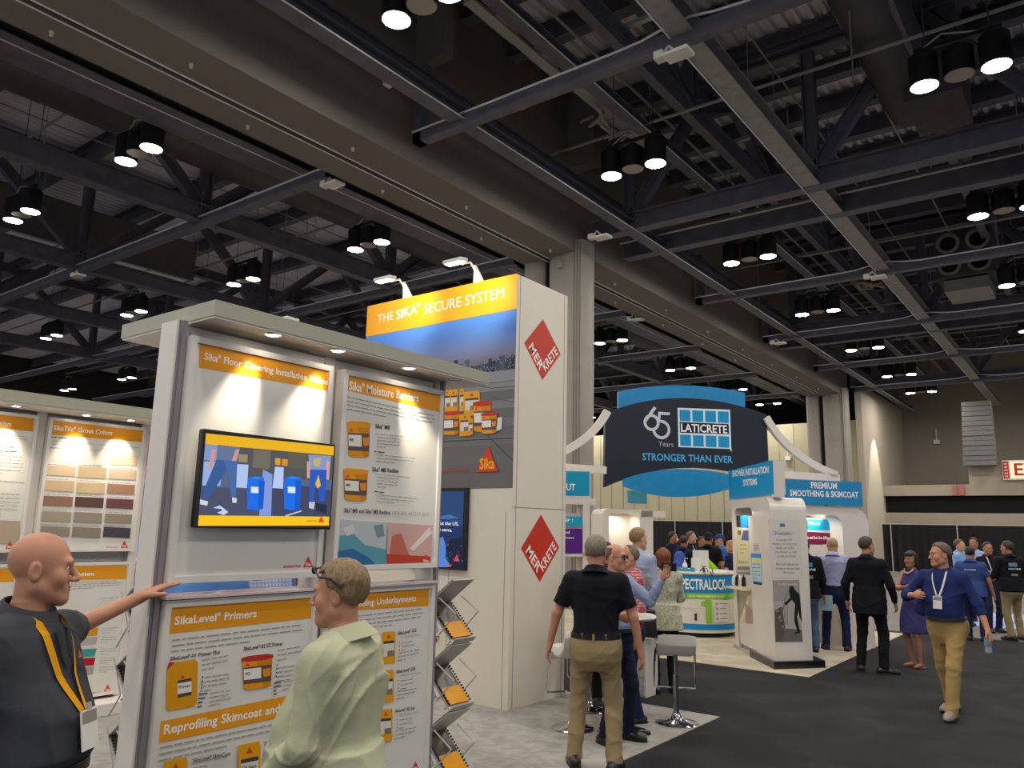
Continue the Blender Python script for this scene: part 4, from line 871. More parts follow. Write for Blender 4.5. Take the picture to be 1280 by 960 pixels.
for i in range(7): pr.poly(S8([(362+i*8, 560+i*18), (380+i*5, 556+i*18), (384+i*5, 568+i*18), (364+i*7, 574+i*18)]), ['#8b8078', '#4a4442', '#99908a'][i % 3])
pr.poly(S8([(420, 665), (512, 672), (516, 740), (400, 740)]), '#6d6663'); pr.text('Your safety is our priority', (971, 731), (996, 731), 2.2, '#e6e0d8')
wk = '#1d1d22'
pr.poly(S8([(440, 425), (462, 422), (468, 440), (498, 470), (503, 520), (475, 528), (455, 500), (420, 535), (412, 522), (445, 490), (438, 450)]), wk); pr.poly(S8([(474, 525), (504, 520), (510, 600), (513, 628), (498, 600), (492, 560), (484, 600), (497, 660), (502, 690), (470, 698), (468, 690), (486, 682), (468, 620), (470, 570)]), wk)
pr.poly(S8([(424, 452), (430, 450), (402, 580), (396, 580)]), '#7d736c'); pr.poly(S8([(412, 540), (416, 540), (418, 640), (412, 640)]), '#8d857d'); pr.poly(S8([(428, 540), (432, 540), (430, 640), (426, 640)]), '#8d857d')
pr.build('front_print', SU)
pr = Print(Plane(B0, Nd, e2), base=.002); pr.poly(S8([(222, 236), (280, 238), (288, 418), (236, 408)]), BL); pr.poly(S8([(226, 262), (281, 264), (287, 400), (238, 392)]), '#bcd6dc'); pr.poly(S8([(226, 262), (281, 264), (281, 290), (228, 286)]), '#dcd98a')
pr.lines((941, 706), (951, 706), 5, 4.5, 2, '#6c9aa8'); pr.poly(S8([(238, 400), (287, 408), (288, 418), (240, 412)]), NV); pr.poly(S8([(234, 180), (268, 180), (270, 225), (238, 222)]), '#cdc4bc'); pr.lines((943, 683), (948, 683), 3, 3, 1.6, '#94807c'); pr.build('notices', SU)
# sign box on top
SG = thing('sign_board', 'blue SHOWER INSTALLATION SYSTEMS sign box with a white end standing on the near kiosk', 'sign', Zup(B0, 2.36))
S0 = Zup(at(967, 600, C0.to_2d().length+.15), 2.36); ps = Plane(S0, Nd, e2)
a_, b_ = ps.px((911, 600)), S0; bl_ = (Zup(a_, 2.4)-S0).to_2d().length
ps2 = Plane(S0+e2*0, Nd, e2); zt0, zt1 = ps.px((966, 618)).z, ps.px((966, 575)).z
MB().prism([Zup(S0, zt0)+e2*bl_, Zup(S0, zt0), Zup(S0, zt0)+e1*.19, Zup(S0, zt0)+e2*bl_+e1*.19], (0, 0, 1), zt1-zt0).build('board', m_lw, SG)
MB().prism([Zup(S0, 2.345)+e2*.1, Zup(S0, 2.345)+e2*.0, Zup(S0, 2.345)+e1*.17, Zup(S0, 2.345)+e2*.1+e1*.17], (0, 0, 1), zt0-2.345).build('foot', m_lw, SG)
pr = Print(ps, base=.002); pr.wpoly([Zup(S0, zt0), Zup(S0, zt1), Zup(S0, zt1)+e2*bl_, Zup(S0, zt0)+e2*bl_], BL)
q8 = zc(880, 560, 5.333); g8 = lambda x, y: (880+x/5.333, 560+y/5.333)
pr.text('SHOWER INSTALLATION', g8(190, 192), g8(432, 165), 7.2, WH); pr.text('SYSTEMS', g8(262, 252), g8(355, 243), 7.2, WH); pr.build('lettering', SG)
# far right unit: premium smoothing & skimcoat
U2 = az(40); R1 = Zup(at(1092, 765, 14.7), 0); N2 = U2.cross(Vector((0, 0, 1))).normalized(); N2 = N2 if N2.dot(EYE-R1) > 0 else -N2; dpt = -N2*.7
PU = thing('arch_kiosk', 'white rounded arch kiosk under the PREMIUM SMOOTHING & SKIMCOAT sign', 'exhibit stand', R1)
band(R1, -U2, dpt, 1.75, 2.3, .5, .4, .14, .28, 'arch_frame', PU, inner=.2)
MB().prism([R1-U2*.45+dpt*.95, R1-U2*1.7+dpt*.95, R1-U2*1.7+dpt, R1-U2*.45+dpt], (0, 0, 1), 1.98).build('back_panel', m_lw, PU)
pp = Plane(R1+dpt*.5, N2, U2); mb = MB(); mb.prism([pp.px(p, .0) for p in ((1000, 646), (1051, 651), (1051, 702), (1000, 700))], N2, -.03).build('header_board', m_lw, PU)
pr = Print(pp, base=.002); H8 = q8; pr.poly(H8([(620, 468), (910, 482), (912, 552), (620, 545)]), '#1fa6dc'); pr.poly(H8([(650, 480), (688, 482), (690, 542), (650, 540)]), NV); pr.text('Skim Lite', g8(698, 508), g8(772, 512), 3.6, WH)
pr.poly(H8([(620, 552), (912, 572), (915, 632), (860, 636), (780, 645), (620, 640)]), '#7c1f48'); pr.text('See and feel the difference', g8(672, 604), g8(862, 610), 3.6, WH); pr.build('header_print', PU)
SG2 = thing('sign_board', 'blue PREMIUM SMOOTHING & SKIMCOAT sign on top of the right-hand kiosk', 'sign', Zup(R1, 2.31))
p2s = Plane(R1+N2*.04, N2, U2); q = [p2s.px(p) for p in ((983, 599), (1077, 603), (1079, 632), (983, 628))]
zl_, zh_ = 2.315, q[0].z; Lf = (q[0]-R1).dot(U2); Rt = (q[1]-R1).dot(U2)
MB().prism([Zup(R1, zl_)+U2*Lf+N2*.04, Zup(R1, zl_)+U2*Rt+N2*.04, Zup(R1, zl_)+U2*Rt-N2*.12, Zup(R1, zl_)+U2*Lf-N2*.12], (0, 0, 1), zh_-zl_).build('board', m_lb, SG2)
pr = Print(p2s, base=.001); pr.text('PREMIUM', g8(714, 267), g8(888, 273), 7.4, WH); pr.text('SMOOTHING & SKIMCOAT', g8(573, 318), g8(1030, 332), 7.2, WH); pr.build('lettering', SG2)
# left units beyond the tower
R2 = Zup(at(737, 700, 13.2), 0); pg = Plane(R2, N2, U2)
LU = thing('grout_kiosk', 'grey framed kiosk with blue and purple boards half hidden behind the tall tower', 'exhibit stand', R2)
MB().prism([R2, R2-U2*.12, R2-U2*.12+dpt*.5, R2+dpt*.5], (0, 0, 1), pg.px((737, 628)).z).build('post', m_lw, LU)
for (y0, y1, dx) in ((623, 631, 6), (690, 696, 0)): MB().prism([Zup(pg.px((739+dx, 660)), pg.px((740, y1)).z), Zup(pg.px((660, 660)), pg.px((740, y1)).z), Zup(pg.px((660, 660)), pg.px((740, y1)).z)+dpt*.5, Zup(pg.px((739+dx, 660)), pg.px((740, y1)).z)+dpt*.5], (0, 0, 1), pg.px((740, y0)).z-pg.px((740, y1)).z).build('shelf_beam', m_lw, LU)
MB().prism([pg.px(p) for p in ((660, 585), (738, 587), (738, 623), (660, 622))], N2, -.1).build('sign_box', m_lw, LU); MB().prism([pg.px(p, -.1) for p in ((660, 640), (730, 642), (731, 692), (660, 692))], N2, -.05).build('board', m_lw, LU)
pr = Print(pg, base=.002); pr.poly([(664, 588), (737, 589.5), (737, 620), (664, 619)], '#0f93b8'); pr.text('GROUT', (689, 612), (719, 613), 8, WH); pr.poly([(664, 644.5), (728, 646), (728, 657.5), (664, 657)], '#1ba3cc'); pr.text('STEP 1', (700, 652), (716, 652.5), 4, WH)
pr.poly([(664, 660), (728, 661), (728, 692), (664, 692)], '#5b1f86'); pr.text('and', (703, 667), (712, 667), 3.5, WH); pr.text('performance', (700, 673), (717, 673.5), 3, WH); pr.build('prints', LU)
R4 = Zup(at(803, 770, 16.5), 0); pk = Plane(R4, N2, U2)
WU = thing('arch_kiosk', 'white arch kiosk with a brightly lit niche behind the man in the pale blue shirt', 'exhibit stand', R4)
MB().prism([R4, R4+U2*.25, R4+U2*.25+dpt, R4+dpt], (0, 0, 1), 2.25).build('side_leg', m_lw, WU)
band(R4, -U2, dpt, .85, 2.25, .04, .14, .07, .12, 'arch_frame', WU, inner=.08); MB().prism([R4-U2*.02+dpt*.9, R4-U2*.8+dpt*.9, R4-U2*.8+dpt, R4-U2*.02+dpt], (0, 0, 1), 2.15).build('niche_back', m_lw, WU)
MB().prism([Zup(pk.px((801, 640)), 2.1), Zup(pk.px((832, 640)), 2.1), Zup(pk.px((832, 640)), 2.1)+dpt*.5, Zup(pk.px((801, 640)), 2.1)+dpt*.5], (0, 0, 1), .13).build('top_bar', m_lw, WU)
MB().prism([pk.px(p, .02) for p in ((786, 613), (808, 614), (808, 630), (786, 629))], N2, -.12).build('sign_box', M('teal_sign', '#3e8ea3', .5), WU)
pr = Print(Plane(R4+dpt*.88, N2, U2)); pr.poly([(791, 648), (806, 648), (806, 660), (791, 660)], '#2f9fc4'); pr.lines((793, 654), (804, 654), 2, 3, 1.4, WH); pr.poly([(791, 662), (808, 662), (808, 672), (791, 672)], '#d8c890'); pr.build('poster', WU)
lp = bpy.data.lights.new('niche_lamp', 'AREA'); lp.energy = 3; lp.size = .35; lp.color = (1, .93, .8); lo_ = bpy.data.objects.new('niche_lamp', lp); COL.objects.link(lo_); lo_.location = R4-U2*.4+dpt*.45+Vector((0, 0, 2.12))
lp = bpy.data.lights.new('kiosk_lamp', 'AREA'); lp.energy = 5; lp.size = .4; lp.color = (1, .95, .88); lo_ = bpy.data.objects.new('kiosk_lamp', lp); COL.objects.link(lo_); lo_.location = R1-U2*.9+dpt*.55+Vector((0, 0, 2.1))
lp = bpy.data.lights.new('kiosk_lamp', 'AREA'); lp.energy = 1.5; lp.size = .3; lp.color = (1, .95, .88); lo_ = bpy.data.objects.new('kiosk_lamp', lp); COL.objects.link(lo_); lo_.location = B0+e2*1.3-e1*.12+Vector((0, 0, 2.05))
# ---- round counter
DC = at(868, 760, 15.3); DC.z = 0; DR0, DR1, DZ = .78, .72, 1.08
D = thing('counter', 'round white counter with the blue SPECTRALOCK band and a green figure 1', 'counter', DC)
MB().lathe([(DR0-.08, 0), (DR0-.05, .08)], DC, 48).build('kick', m_gb, D); MB().lathe([(DR0, .09), (DR0, .14), (DR1, DZ)], DC, 64).build('body', m_lw, D, smooth=True)
MB().lathe([(DR1+.03, DZ+.005), (DR1+.04, DZ+.02), (DR1+.03, DZ+.045)], DC, 48).build('worktop', m_lw, D, smooth=True)
class Cyl:
    """artwork wrapped on the counter: u = metres round, v = height"""
    def __init__(s): s.mb = MB(); s.mb.keepn = 1; s.mats = []; s.l = .002
    def P(s, u, v):
        r = DR0+(DR1-DR0)*(v-.14)/(DZ-.14)+s.l; d0 = EYE-DC; a0 = math.atan2(d0.y, d0.x); t = a0+u/DR0; return (DC.x+r*math.cos(t), DC.y+r*math.sin(t), v)
    def quad(s, u0, u1, v0, v1, c, n=None):
        s.l += .001; n = n or max(1, int((u1-u0)/.05)); m = P(c)
        if m not in s.mats: s.mats.append(m)
        for i in range(n):
            a, b = u0+(u1-u0)*i/n, u0+(u1-u0)*(i+1)/n; s.mb.add([s.P(a, v0), s.P(b, v0), s.P(b, v1), s.P(a, v1)], [(0, 1, 2, 3)], s.mats.index(m))
    def text(s, t, u0, u1, v0, h, c):
        s.l += .001; m = P(c)
        if m not in s.mats: s.mats.append(m)
        V, F, wd = textmesh(t, 1); s.mb.add([s.P(u0+(u1-u0)*x/wd, v0+h*y/CAP) for x, y in V], F, s.mats.index(m))
cy = Cyl(); cy.quad(-1.6, 1.6, .14, .24, '#1c86c4'); cy.quad(-1.6, 1.6, .76, 1.07, '#1584c0'); cy.quad(-1.6, 1.6, .66, .76, '#8cc63f'); cy.quad(-.60, -.34, .76, 1.07, '#16202c')
for i in range(2):
    for j in range(2): cy.quad(-.55+i*.09, -.48+i*.09, .84+j*.09, .91+j*.09, '#1fa0dc')
cy.text('SPECTRALOCK', -.30, .66, .83, .17, WH); cy.text('THE WORLD\'S MOST POPULAR', -.72, -.3, .695, .03, WH); cy.text('HIGH PERFORMANCE GROUT', -.1, .6, .695, .03, WH)
for a, b in ((-.25, -.13), (.62, .75)): cy.quad(a, b, .66, .76, '#6fb52c')
cy.quad(.20, .31, .26, .66, '#86c232'); cy.quad(.12, .22, .56, .61, '#86c232'); cy.quad(.14, .26, .58, .63, '#86c232'); cy.quad(.36, .66, .28, .64, '#e7e2da')
for i in range(4): cy.quad(.38, .43, .31+i*.085, .36+i*.085, '#b9a9a2'); cy.quad(.46, .63, .33+i*.085, .342+i*.085, '#8b857d')
cy.quad(.0, .04, .3, .42, '#26242a'); cy.quad(-.7, .15, .5, .51, '#c9c4ba'); cy.mb.build('wraparound_print', cy.mats, D)
a0 = math.atan2((EYE-DC).y, (EYE-DC).x)
def on(u, r): return Vector((DC.x+r*math.cos(a0+u/DR0), DC.y+r*math.sin(a0+u/DR0), DZ+.045))
q = on(-.2, .6); b = thing('pump_bottle', 'clear pump bottle of hand gel on the round counter', 'bottle', q); MB().lathe([(.04, 0), (.045, .03), (.045, .12), (.015, .16), (.015, .19)], q, 12).build('body', M('milky_plastic', '#dfe0dc', .2), b, smooth=True)
MB().tube([q+Vector((0, 0, .19)), q+Vector((0, 0, .23)), q+Vector((.05, .02, .225))], .008, 6).build('pump', m_white, b)
for (u, r, w_, h_, lb) in ((.2, .5, .28, .38, 'large white display board standing on the round counter'), (.05, .6, .16, .24, 'smaller white leaflet holder beside the display board')):
    q = on(u, r); t = Vector((-math.sin(a0), math.cos(a0), 0)); f = Vector((math.cos(a0), math.sin(a0), .12)).normalized()
    tag(MB().prism([q-t*w_/2, q+t*w_/2, q+t*w_/2+Vector((0, 0, h_))-f*.04, q-t*w_/2+Vector((0, 0, h_))-f*.04], Vector((math.cos(a0), math.sin(a0), 0)), .015).build('leaflet_holder', M('frosted_white', '#d8d8d2', .3)), lb, 'holder')
rr = random.Random(11); mb = MB(); q = on(.24, .74)
for i in range(14):
    a_ = q+Vector((rr.uniform(-.07, .07), rr.uniform(-.07, .07), .03+rr.uniform(-.02, .05))); mb.tube([a_, a_+Vector((rr.uniform(-.08, .08), rr.uniform(-.08, .08), rr.uniform(-.12, .05)))], .009, 5)
tag(mb.build('cable_bundle', m_house, kind='stuff'), 'tangle of black straps hanging over the counter edge', 'straps')
for i in range(6):
    q = on(-.42+i*.08, .64); tag(MB().box(q.x-.035, q.x+.035, q.y-.03, q.y+.03, q.z, q.z+.05+.02*(i % 2)).build('sample_box', M('teal_box', '#3f9ab0', .5)), 'small teal box on the counter, %s from its left end' % ordn[i], 'box', 'small boxes on the round counter')
# ---- bar stools and the little round table
m_chr = M('chrome', '#c9c9cb', .08, 1, var=0); m_seat = M('white_leatherette', '#dcd8cf', .35, var=.02)
def stool(x, y, rz, label):
    t = thing('bar_stool', label, 'stool', (x, y, .012), rz, 'white bar stools'); R_ = W[t]
    w = lambda *v: R_ @ Vector(v)
    def lathe(pr_, name, m): mb = MB(); mb.lathe(pr_, w(0, 0, 0), 24); return mb.build(name, m, t, smooth=True)
    lathe([(.2, 0), (.205, .008), (.19, .02), (.1, .035), (.05, .06), (.032, .1)], 'base', m_chr); lathe([(.028, .08), (.028, .45), (.018, .46), (.018, .68)], 'column', m_chr)
    MB().tube([w(-.19, .05, .68), w(-.2, .16, .5), w(-.2, .16, .30), w(.2, .16, .30), w(.2, .16, .5), w(.19, .05, .68)], .011, 8).tube([w(0, 0, .30), w(0, .16, .30)], .011, 6).build('footrest', m_chr, t, smooth=True)
    mb = MB(); n = 14; sec = []
    for i in range(n+1):     # saddle seat curling up into a low back
        s_ = i/n; yy = .19-.36*s_; zz_ = .69+(.0 if s_ < .6 else ((s_-.6)/.4)**2*.1) + (.0 if s_ > .12 else -.05*((.12-s_)/.12)**2)
        sec.append((yy, zz_))
    vs = []
    for (yy, zz_) in sec:
        for (dx, dz) in ((-.185, -.03), (-.18, .045), (-.1, .055), (.1, .055), (.18, .045), (.185, -.03), (.17, -.05), (-.17, -.05)): vs.append(w(dx, yy, zz_+dz))
    fs = [(i*8+j, i*8+(j+1) % 8, i*8+8+(j+1) % 8, i*8+8+j) for i in range(n) for j in range(8)]+[tuple(range(8)), tuple(range(n*8+7, n*8-1, -1))]
    mb.add(vs, fs).build('seat', m_seat, t, bevel=.004, smooth=True); return t
st = stool(-3.52, 7.36, math.radians(30), 'white bar stool nearest the black aisle, right of the khaki trousers')
for x, y, r_, lb in ((-4.16, 6.5, 60, 'white bar stool half hidden behind the khaki-trousered man'), (-4.45, 7.25, 140, 'white bar stool against the foot of the tall tower')):
    d_ = dup(st, (x, y, .012), math.radians(r_)+0, label=lb)
tb = thing('bar_table', 'small round white bar table among the talking people', 'table', (at(779, 700, 7.7).x, at(779, 700, 7.7).y, 0.012)); q = Vector((at(779, 700, 7.7).x, at(779, 700, 7.7).y, .006))
MB().lathe([(.3, 1.02), (.31, 1.035), (.3, 1.05)], q, 32).build('table_top', m_seat, tb, smooth=True); MB().lathe([(.25, 0), (.25, .01), (.05, .05), (.03, .08), (.03, 1.02)], q, 20).build('pedestal', m_chr, tb, smooth=True)
q = PZ(.006).px((803, 868)); cb = thing('leaflet_stand', 'pale ribbed drawer stand behind the woman with the black bag', 'stand', q)
MB().box(q.x-.12, q.x+.12, q.y-.15, q.y+.15, .006, .62).build('casing', m_lw, cb)
for k in range(6): MB().box(q.x-.11, q.x+.11, q.y-.165, q.y-.15, .03+k*.096, .115+k*.096).build('drawer', M('drawer_grey', '#c3c0ba', .4), cb)
# ================================================================ PEOPLE: signed-distance bodies, one closed surface each
f4 = np.float32
def fold(X, Y, Z, amp, f=1.0, ph=0.0):
    w_ = np.sin(9*X*f+ph)+np.sin(7*Y*f+2*ph)+.7*np.sin(13*Z*f+ph)
    a = np.sin(f*(15*Z+7*X)+1.3*w_+ph)
    w2 = np.sin(5*X*f-6*Z*f+ph)*1.6+np.sin(11*Y*f+4*Z*f)
    r_ = lambda u: (1-np.abs(np.sin(u)))**3
    b = r_(f*(9*Z-5*X+4*Y)+1.0*w_+1.3*w2+1.7*ph); c = r_(f*(12*X+4*Z-5*Y)-1.3*w2+.6*ph+.5*w_)*(.5+.5*np.sin(f*6*Z+w_)); e = r_(f*(13*Z+9*X)+1.5*w2-ph)*(.5+.5*np.sin(f*7*X+w2))
    return amp*(.45*a-1.3*b-1.1*c-1.0*e+.5)
class Fld:
    def __init__(s, lo, hi, h, fine=()):
        """rectilinear grid; fine = [(lo, hi, step)] boxes where every axis is refined"""
        s.ax = []
        for i in range(3):
            pts = [lo[i]]; 
            while pts[-1] < hi[i]:
                st = h
                for flo, fhi, fs in fine:
                    if flo[i] <= pts[-1] <= fhi[i]: st = min(st, fs)
                pts.append(pts[-1]+st)
            s.ax.append(np.array(pts, f4))
        s.v = np.full([len(a) for a in s.ax], .5, f4)
    def sub(s, lo, hi, pad):
        r = []
        for i in range(3):
            a = max(0, int(np.searchsorted(s.ax[i], lo[i]-pad))-1); b = min(len(s.ax[i]), int(np.searchsorted(s.ax[i], hi[i]+pad))+1); r.append(slice(a, max(a+1, b)))
        return tuple(r), s.ax[0][r[0]][:, None, None], s.ax[1][r[1]][None, :, None], s.ax[2][r[2]][None, None, :]
    def put(s, sl, d, k, op='u'):
        a = s.v[sl]; d = d.astype(f4)
        if op == 'u':
            h = np.maximum(k-np.abs(a-d), 0)/k if k > 0 else 0; s.v[sl] = np.minimum(a, d)-(h*h*k/4 if k > 0 else 0)
        else:
            d = -d; h = np.maximum(k-np.abs(a-d), 0)/k if k > 0 else 0; s.v[sl] = np.maximum(a, d)+(h*h*k/4 if k > 0 else 0)
    def cone(s, a, b, r0, r1, k=.02, op='u', flat=None, ff=1., fo=None, cut0=False, cut1=False):
        a = np.array(a, float); b = np.array(b, float); R_ = max(r0, r1); pad = R_+max(k, .02)+.01
        sl, X, Y, Z = s.sub(np.minimum(a, b), np.maximum(a, b), pad); ab = b-a; L2 = float(ab@ab)+1e-9
        dx, dy, dz = X-a[0], Y-a[1], Z-a[2]; t = (dx*ab[0]+dy*ab[1]+dz*ab[2])/L2; tc = np.clip(t, 0, 1)
        ex, ey, ez = dx-tc*ab[0], dy-tc*ab[1], dz-tc*ab[2]
        if flat is not None:
            n = np.array(flat, float); n /= np.linalg.norm(n); q = (ex*n[0]+ey*n[1]+ez*n[2])*(1/ff-1); ex, ey, ez = ex+q*n[0], ey+q*n[1], ez+q*n[2]
        d = np.sqrt(ex*ex+ey*ey+ez*ez)-(r0+(r1-r0)*tc)
        if flat is not None: d = d*min(1, ff*1.15)
        if fo: d = d+fold(X, Y, Z, *fo)
        L_ = math.sqrt(L2)
        if cut1: d = np.maximum(d, (t-1)*L_)
        if cut0: d = np.maximum(d, -t*L_)
        s.put(sl, d, k, op)
    def ell(s, c, r, k=.02, op='u', R=None, fo=None, cutf=None):
        c = np.array(c, float); m = max(r); sl, X, Y, Z = s.sub(c-m, c+m, max(k, .02)+.01); x, y, z = X-c[0], Y-c[1], Z-c[2]
        if R is not None: x, y, z = (R[0][0]*x+R[1][0]*y+R[2][0]*z, R[0][1]*x+R[1][1]*y+R[2][1]*z, R[0][2]*x+R[1][2]*y+R[2][2]*z)
        q = np.sqrt((x/r[0])**2+(y/r[1])**2+(z/r[2])**2)+1e-6; g = np.sqrt((x/r[0]**2)**2+(y/r[1]**2)**2+(z/r[2]**2)**2)+1e-6
        d = q*(q-1)/g
        if fo: d = d+fold(x, y, z, *fo)
        if cutf: d = np.maximum(d, cutf(x, y, z))
        s.put(sl, d, k, op)
    def torso(s, T, st, k=.02, p=2.3, fo=None, shift=0., zlo=None, zhi=None):
        """T = 4x4 (columns right, forward, up, origin); st rows: z, half width, half depth, centre y"""
        st = np.array(st, float); z0 = st[0, 0] if zlo is None else zlo; z1 = st[-1, 0] if zhi is None else zhi; R = T[:3, :3]; o = T[:3, 3]
        cor = np.array([o+R@np.array([a, b, c]) for a in (-.35, .35) for b in (-.3, .35) for c in (z0, z1)])
        sl, X, Y, Z = s.sub(cor.min(0), cor.max(0), .04); x, y, z = X-o[0], Y-o[1], Z-o[2]
        x, y, z = R[0, 0]*x+R[1, 0]*y+R[2, 0]*z, R[0, 1]*x+R[1, 1]*y+R[2, 1]*z, R[0, 2]*x+R[1, 2]*y+R[2, 2]*z
        A = np.interp(z, st[:, 0], st[:, 1])+shift; B = np.interp(z, st[:, 0], st[:, 2])+shift; C = np.interp(z, st[:, 0], st[:, 3])
        q = ((np.abs(x)/A)**p+(np.abs(y-C)/B)**p)**(1/p); d = (q-1)*np.minimum(A, B)
        if fo: d = d+fold(x, y, z, *fo)
        d = np.maximum(d, np.maximum(z-z1, z0-z)); s.put(sl, d, k)
    def clip(s, n, c):   # keep n.p < c
        X, Y, Z = s.ax[0][:, None, None], s.ax[1][None, :, None], s.ax[2][None, None, :]; s.v = np.maximum(s.v, (X*n[0]+Y*n[1]+Z*n[2]-c).astype(f4))
    def mesh(s):
        V = s.v; V[0] = V[-1] = .5; V[:, 0] = V[:, -1] = .5; V[:, :, 0] = V[:, :, -1] = .5; S_ = V < 0
        c = np.zeros(np.array(V.shape)-1, np.uint8)
        for i in (0, 1):
            for j in (0, 1):
                for k in (0, 1): c += S_[i:V.shape[0]-1+i, j:V.shape[1]-1+j, k:V.shape[2]-1+k]
        I, J, K = np.nonzero((c > 0) & (c < 8)); n = len(I); idx = np.full(c.shape, -1, np.int32); idx[I, J, K] = np.arange(n)
        acc = np.zeros((n, 3)); cnt = np.zeros(n); E = [(0, 0, 0), (0, 0, 1), (0, 1, 0), (0, 1, 1)]
        for ax_ in range(3):
            for e in E:
                o = list(e); o.pop(0); a = [0, 0, 0]; oth = [q for q in range(3) if q != ax_]; a[oth[0]], a[oth[1]] = e[1], e[2]; b = list(a); b[ax_] = 1
                va = V[I+a[0], J+a[1], K+a[2]]; vb = V[I+b[0], J+b[1], K+b[2]]; m = (va < 0) != (vb < 0); t = np.where(m, va/(va-vb+1e-12), 0)
                P_ = np.stack([s.ax[0][I+a[0]], s.ax[1][J+a[1]], s.ax[2][K+a[2]]], 1).astype(float); Q = np.stack([s.ax[0][I+b[0]], s.ax[1][J+b[1]], s.ax[2][K+b[2]]], 1)
                P_ = P_+(Q-P_)*t[:, None]; acc += P_*m[:, None]; cnt += m
        acc /= cnt[:, None]; F_ = []
        for ax_ in range(3):
            d = [0, 0, 0]; d[ax_] = 1; A = S_[:V.shape[0]-d[0], :V.shape[1]-d[1], :V.shape[2]-d[2]]; B = S_[d[0]:, d[1]:, d[2]:]; i, j, k = np.nonzero(A != B); ijk = np.stack([i, j, k], 1)
            o1, o2 = [q for q in range(3) if q != ax_]; ok = (ijk[:, o1] > 0) & (ijk[:, o2] > 0); ijk = ijk[ok]; sg = A[ijk[:, 0], ijk[:, 1], ijk[:, 2]]
            def g(p, q): w_ = ijk.copy(); w_[:, o1] -= p; w_[:, o2] -= q; return idx[w_[:, 0], w_[:, 1], w_[:, 2]]
            Q = np.stack([g(1, 1), g(0, 1), g(0, 0), g(1, 0)], 1)
            if ax_ == 1: sg = ~sg
            Q[~sg] = Q[~sg][:, ::-1]; F_.append(Q)
        return acc, np.concatenate(F_)
def npmesh(name, V, Q, mat, parent, T=None):
    me = bpy.data.meshes.new(name); me.vertices.add(len(V)); me.vertices.foreach_set('co', V.astype(f4).ravel()); n = len(Q)
    me.loops.add(4*n); me.loops.foreach_set('vertex_index', Q.astype(np.int32).ravel()); me.polygons.add(n); me.polygons.foreach_set('loop_start', np.arange(0, 4*n, 4, dtype=np.int32)); me.polygons.foreach_set('loop_total', np.full(n, 4, np.int32))
    me.polygons.foreach_set('use_smooth', np.ones(n, bool)); me.update(); me.validate(); me.materials.append(mat)
    o = bpy.data.objects.new(name, me); COL.objects.link(o); o.parent = parent; W[o] = wm(parent); return o
def v3(*a): return np.array(a, float)
def rotz(a): c, s_ = math.cos(a), math.sin(a); return np.array([[c, -s_, 0], [s_, c, 0], [0, 0, 1.]])
def rotx(a): c, s_ = math.cos(a), math.sin(a); return np.array([[1., 0, 0], [0, c, -s_], [0, s_, c]])
def roty(a): c, s_ = math.cos(a), math.sin(a); return np.array([[c, 0, s_], [0, 1., 0], [-s_, 0, c]])
def unit(v): return v/(np.linalg.norm(v)+1e-9)
def ik(a, b, l0, l1, pole):
    d = b-a; L = np.linalg.norm(d); 
    if L > (l0+l1)*.995: b = a+d/L*(l0+l1)*.995; L = (l0+l1)*.995; d = b-a
    u = d/L; x = (l0*l0-l1*l1+L*L)/(2*L); h = math.sqrt(max(l0*l0-x*x, 0)); pl = np.array(pole, float); pl = unit(pl-u*(pl@u)); return a+u*x+pl*h, b
def fabric(name, col, bump=.25, bs=240, var=.06, sc=6, rough=.85): return M('cloth_'+name, col, rough, var=var, scale=sc, bump=bump, bscale=bs, spec=.2)
def patterned(name, c0, c1, scale=30, kind='check'):
    if name in MC: return MC[name]
    m = M(name, c0, .85, var=.05); nt = m.node_tree; N = nt.nodes; L = nt.links; b = N['Principled BSDF']; tc = N.new('ShaderNodeTexCoord')
    mx = N.new('ShaderNodeMix'); mx.data_type = 'RGBA'; mx.inputs['A'].default_value = (*lin(c0), 1); mx.inputs['B'].default_value = (*lin(c1), 1)
    if kind == 'check':
        w1 = N.new('ShaderNodeTexWave'); w1.bands_direction = 'X'; w1.inputs['Scale'].default_value = scale; w2 = N.new('ShaderNodeTexWave'); w2.bands_direction = 'Z'; w2.inputs['Scale'].default_value = scale
        mm_ = N.new('ShaderNodeMath'); mm_.operation = 'MULTIPLY'; L.new(tc.outputs['Object'], w1.inputs[0]); L.new(tc.outputs['Object'], w2.inputs[0]); L.new(w1.outputs['Fac'], mm_.inputs[0]); L.new(w2.outputs['Fac'], mm_.inputs[1]); L.new(mm_.outputs[0], mx.inputs['Factor'])
    else:
        n = N.new('ShaderNodeTexNoise'); n.inputs['Scale'].default_value = scale; n.inputs['Detail'].default_value = 4; n.inputs['Distortion'].default_value = 3; r_ = N.new('ShaderNodeValToRGB'); r_.color_ramp.elements[0].position = .47; r_.color_ramp.elements[1].position = .53
        L.new(tc.outputs['Object'], n.inputs[0]); L.new(n.outputs[0], r_.inputs[0]); L.new(r_.outputs[0], mx.inputs['Factor'])
    L.new(mx.outputs['Result'], b.inputs['Base Color']); return m
def skin(name, col):
    m = M('skin_'+name, col, .5, var=.06, scale=14, bump=.06, bscale=160, spec=.4); b = m.node_tree.nodes['Principled BSDF']
    b.inputs['Subsurface Weight'].default_value = .08; b.inputs['Subsurface Radius'].default_value = (.02, .008, .004); return m
SK = {'fair': skin('fair', '#c69879'), 'pink': skin('pink', '#bd876b'), 'tan': skin('tan', '#a87357'), 'light': skin('light', '#cf9f86')}
m_eyew = M('eye_white', '#d8d2ca', .2); m_iris = M('iris', '#2c2119', .2); m_lip = {k: M('lip_'+k, c, .45) for k, c in (('fair', '#a8604f'), ('pink', '#a5584a'), ('tan', '#8c5243'), ('light', '#b06a5a'))}
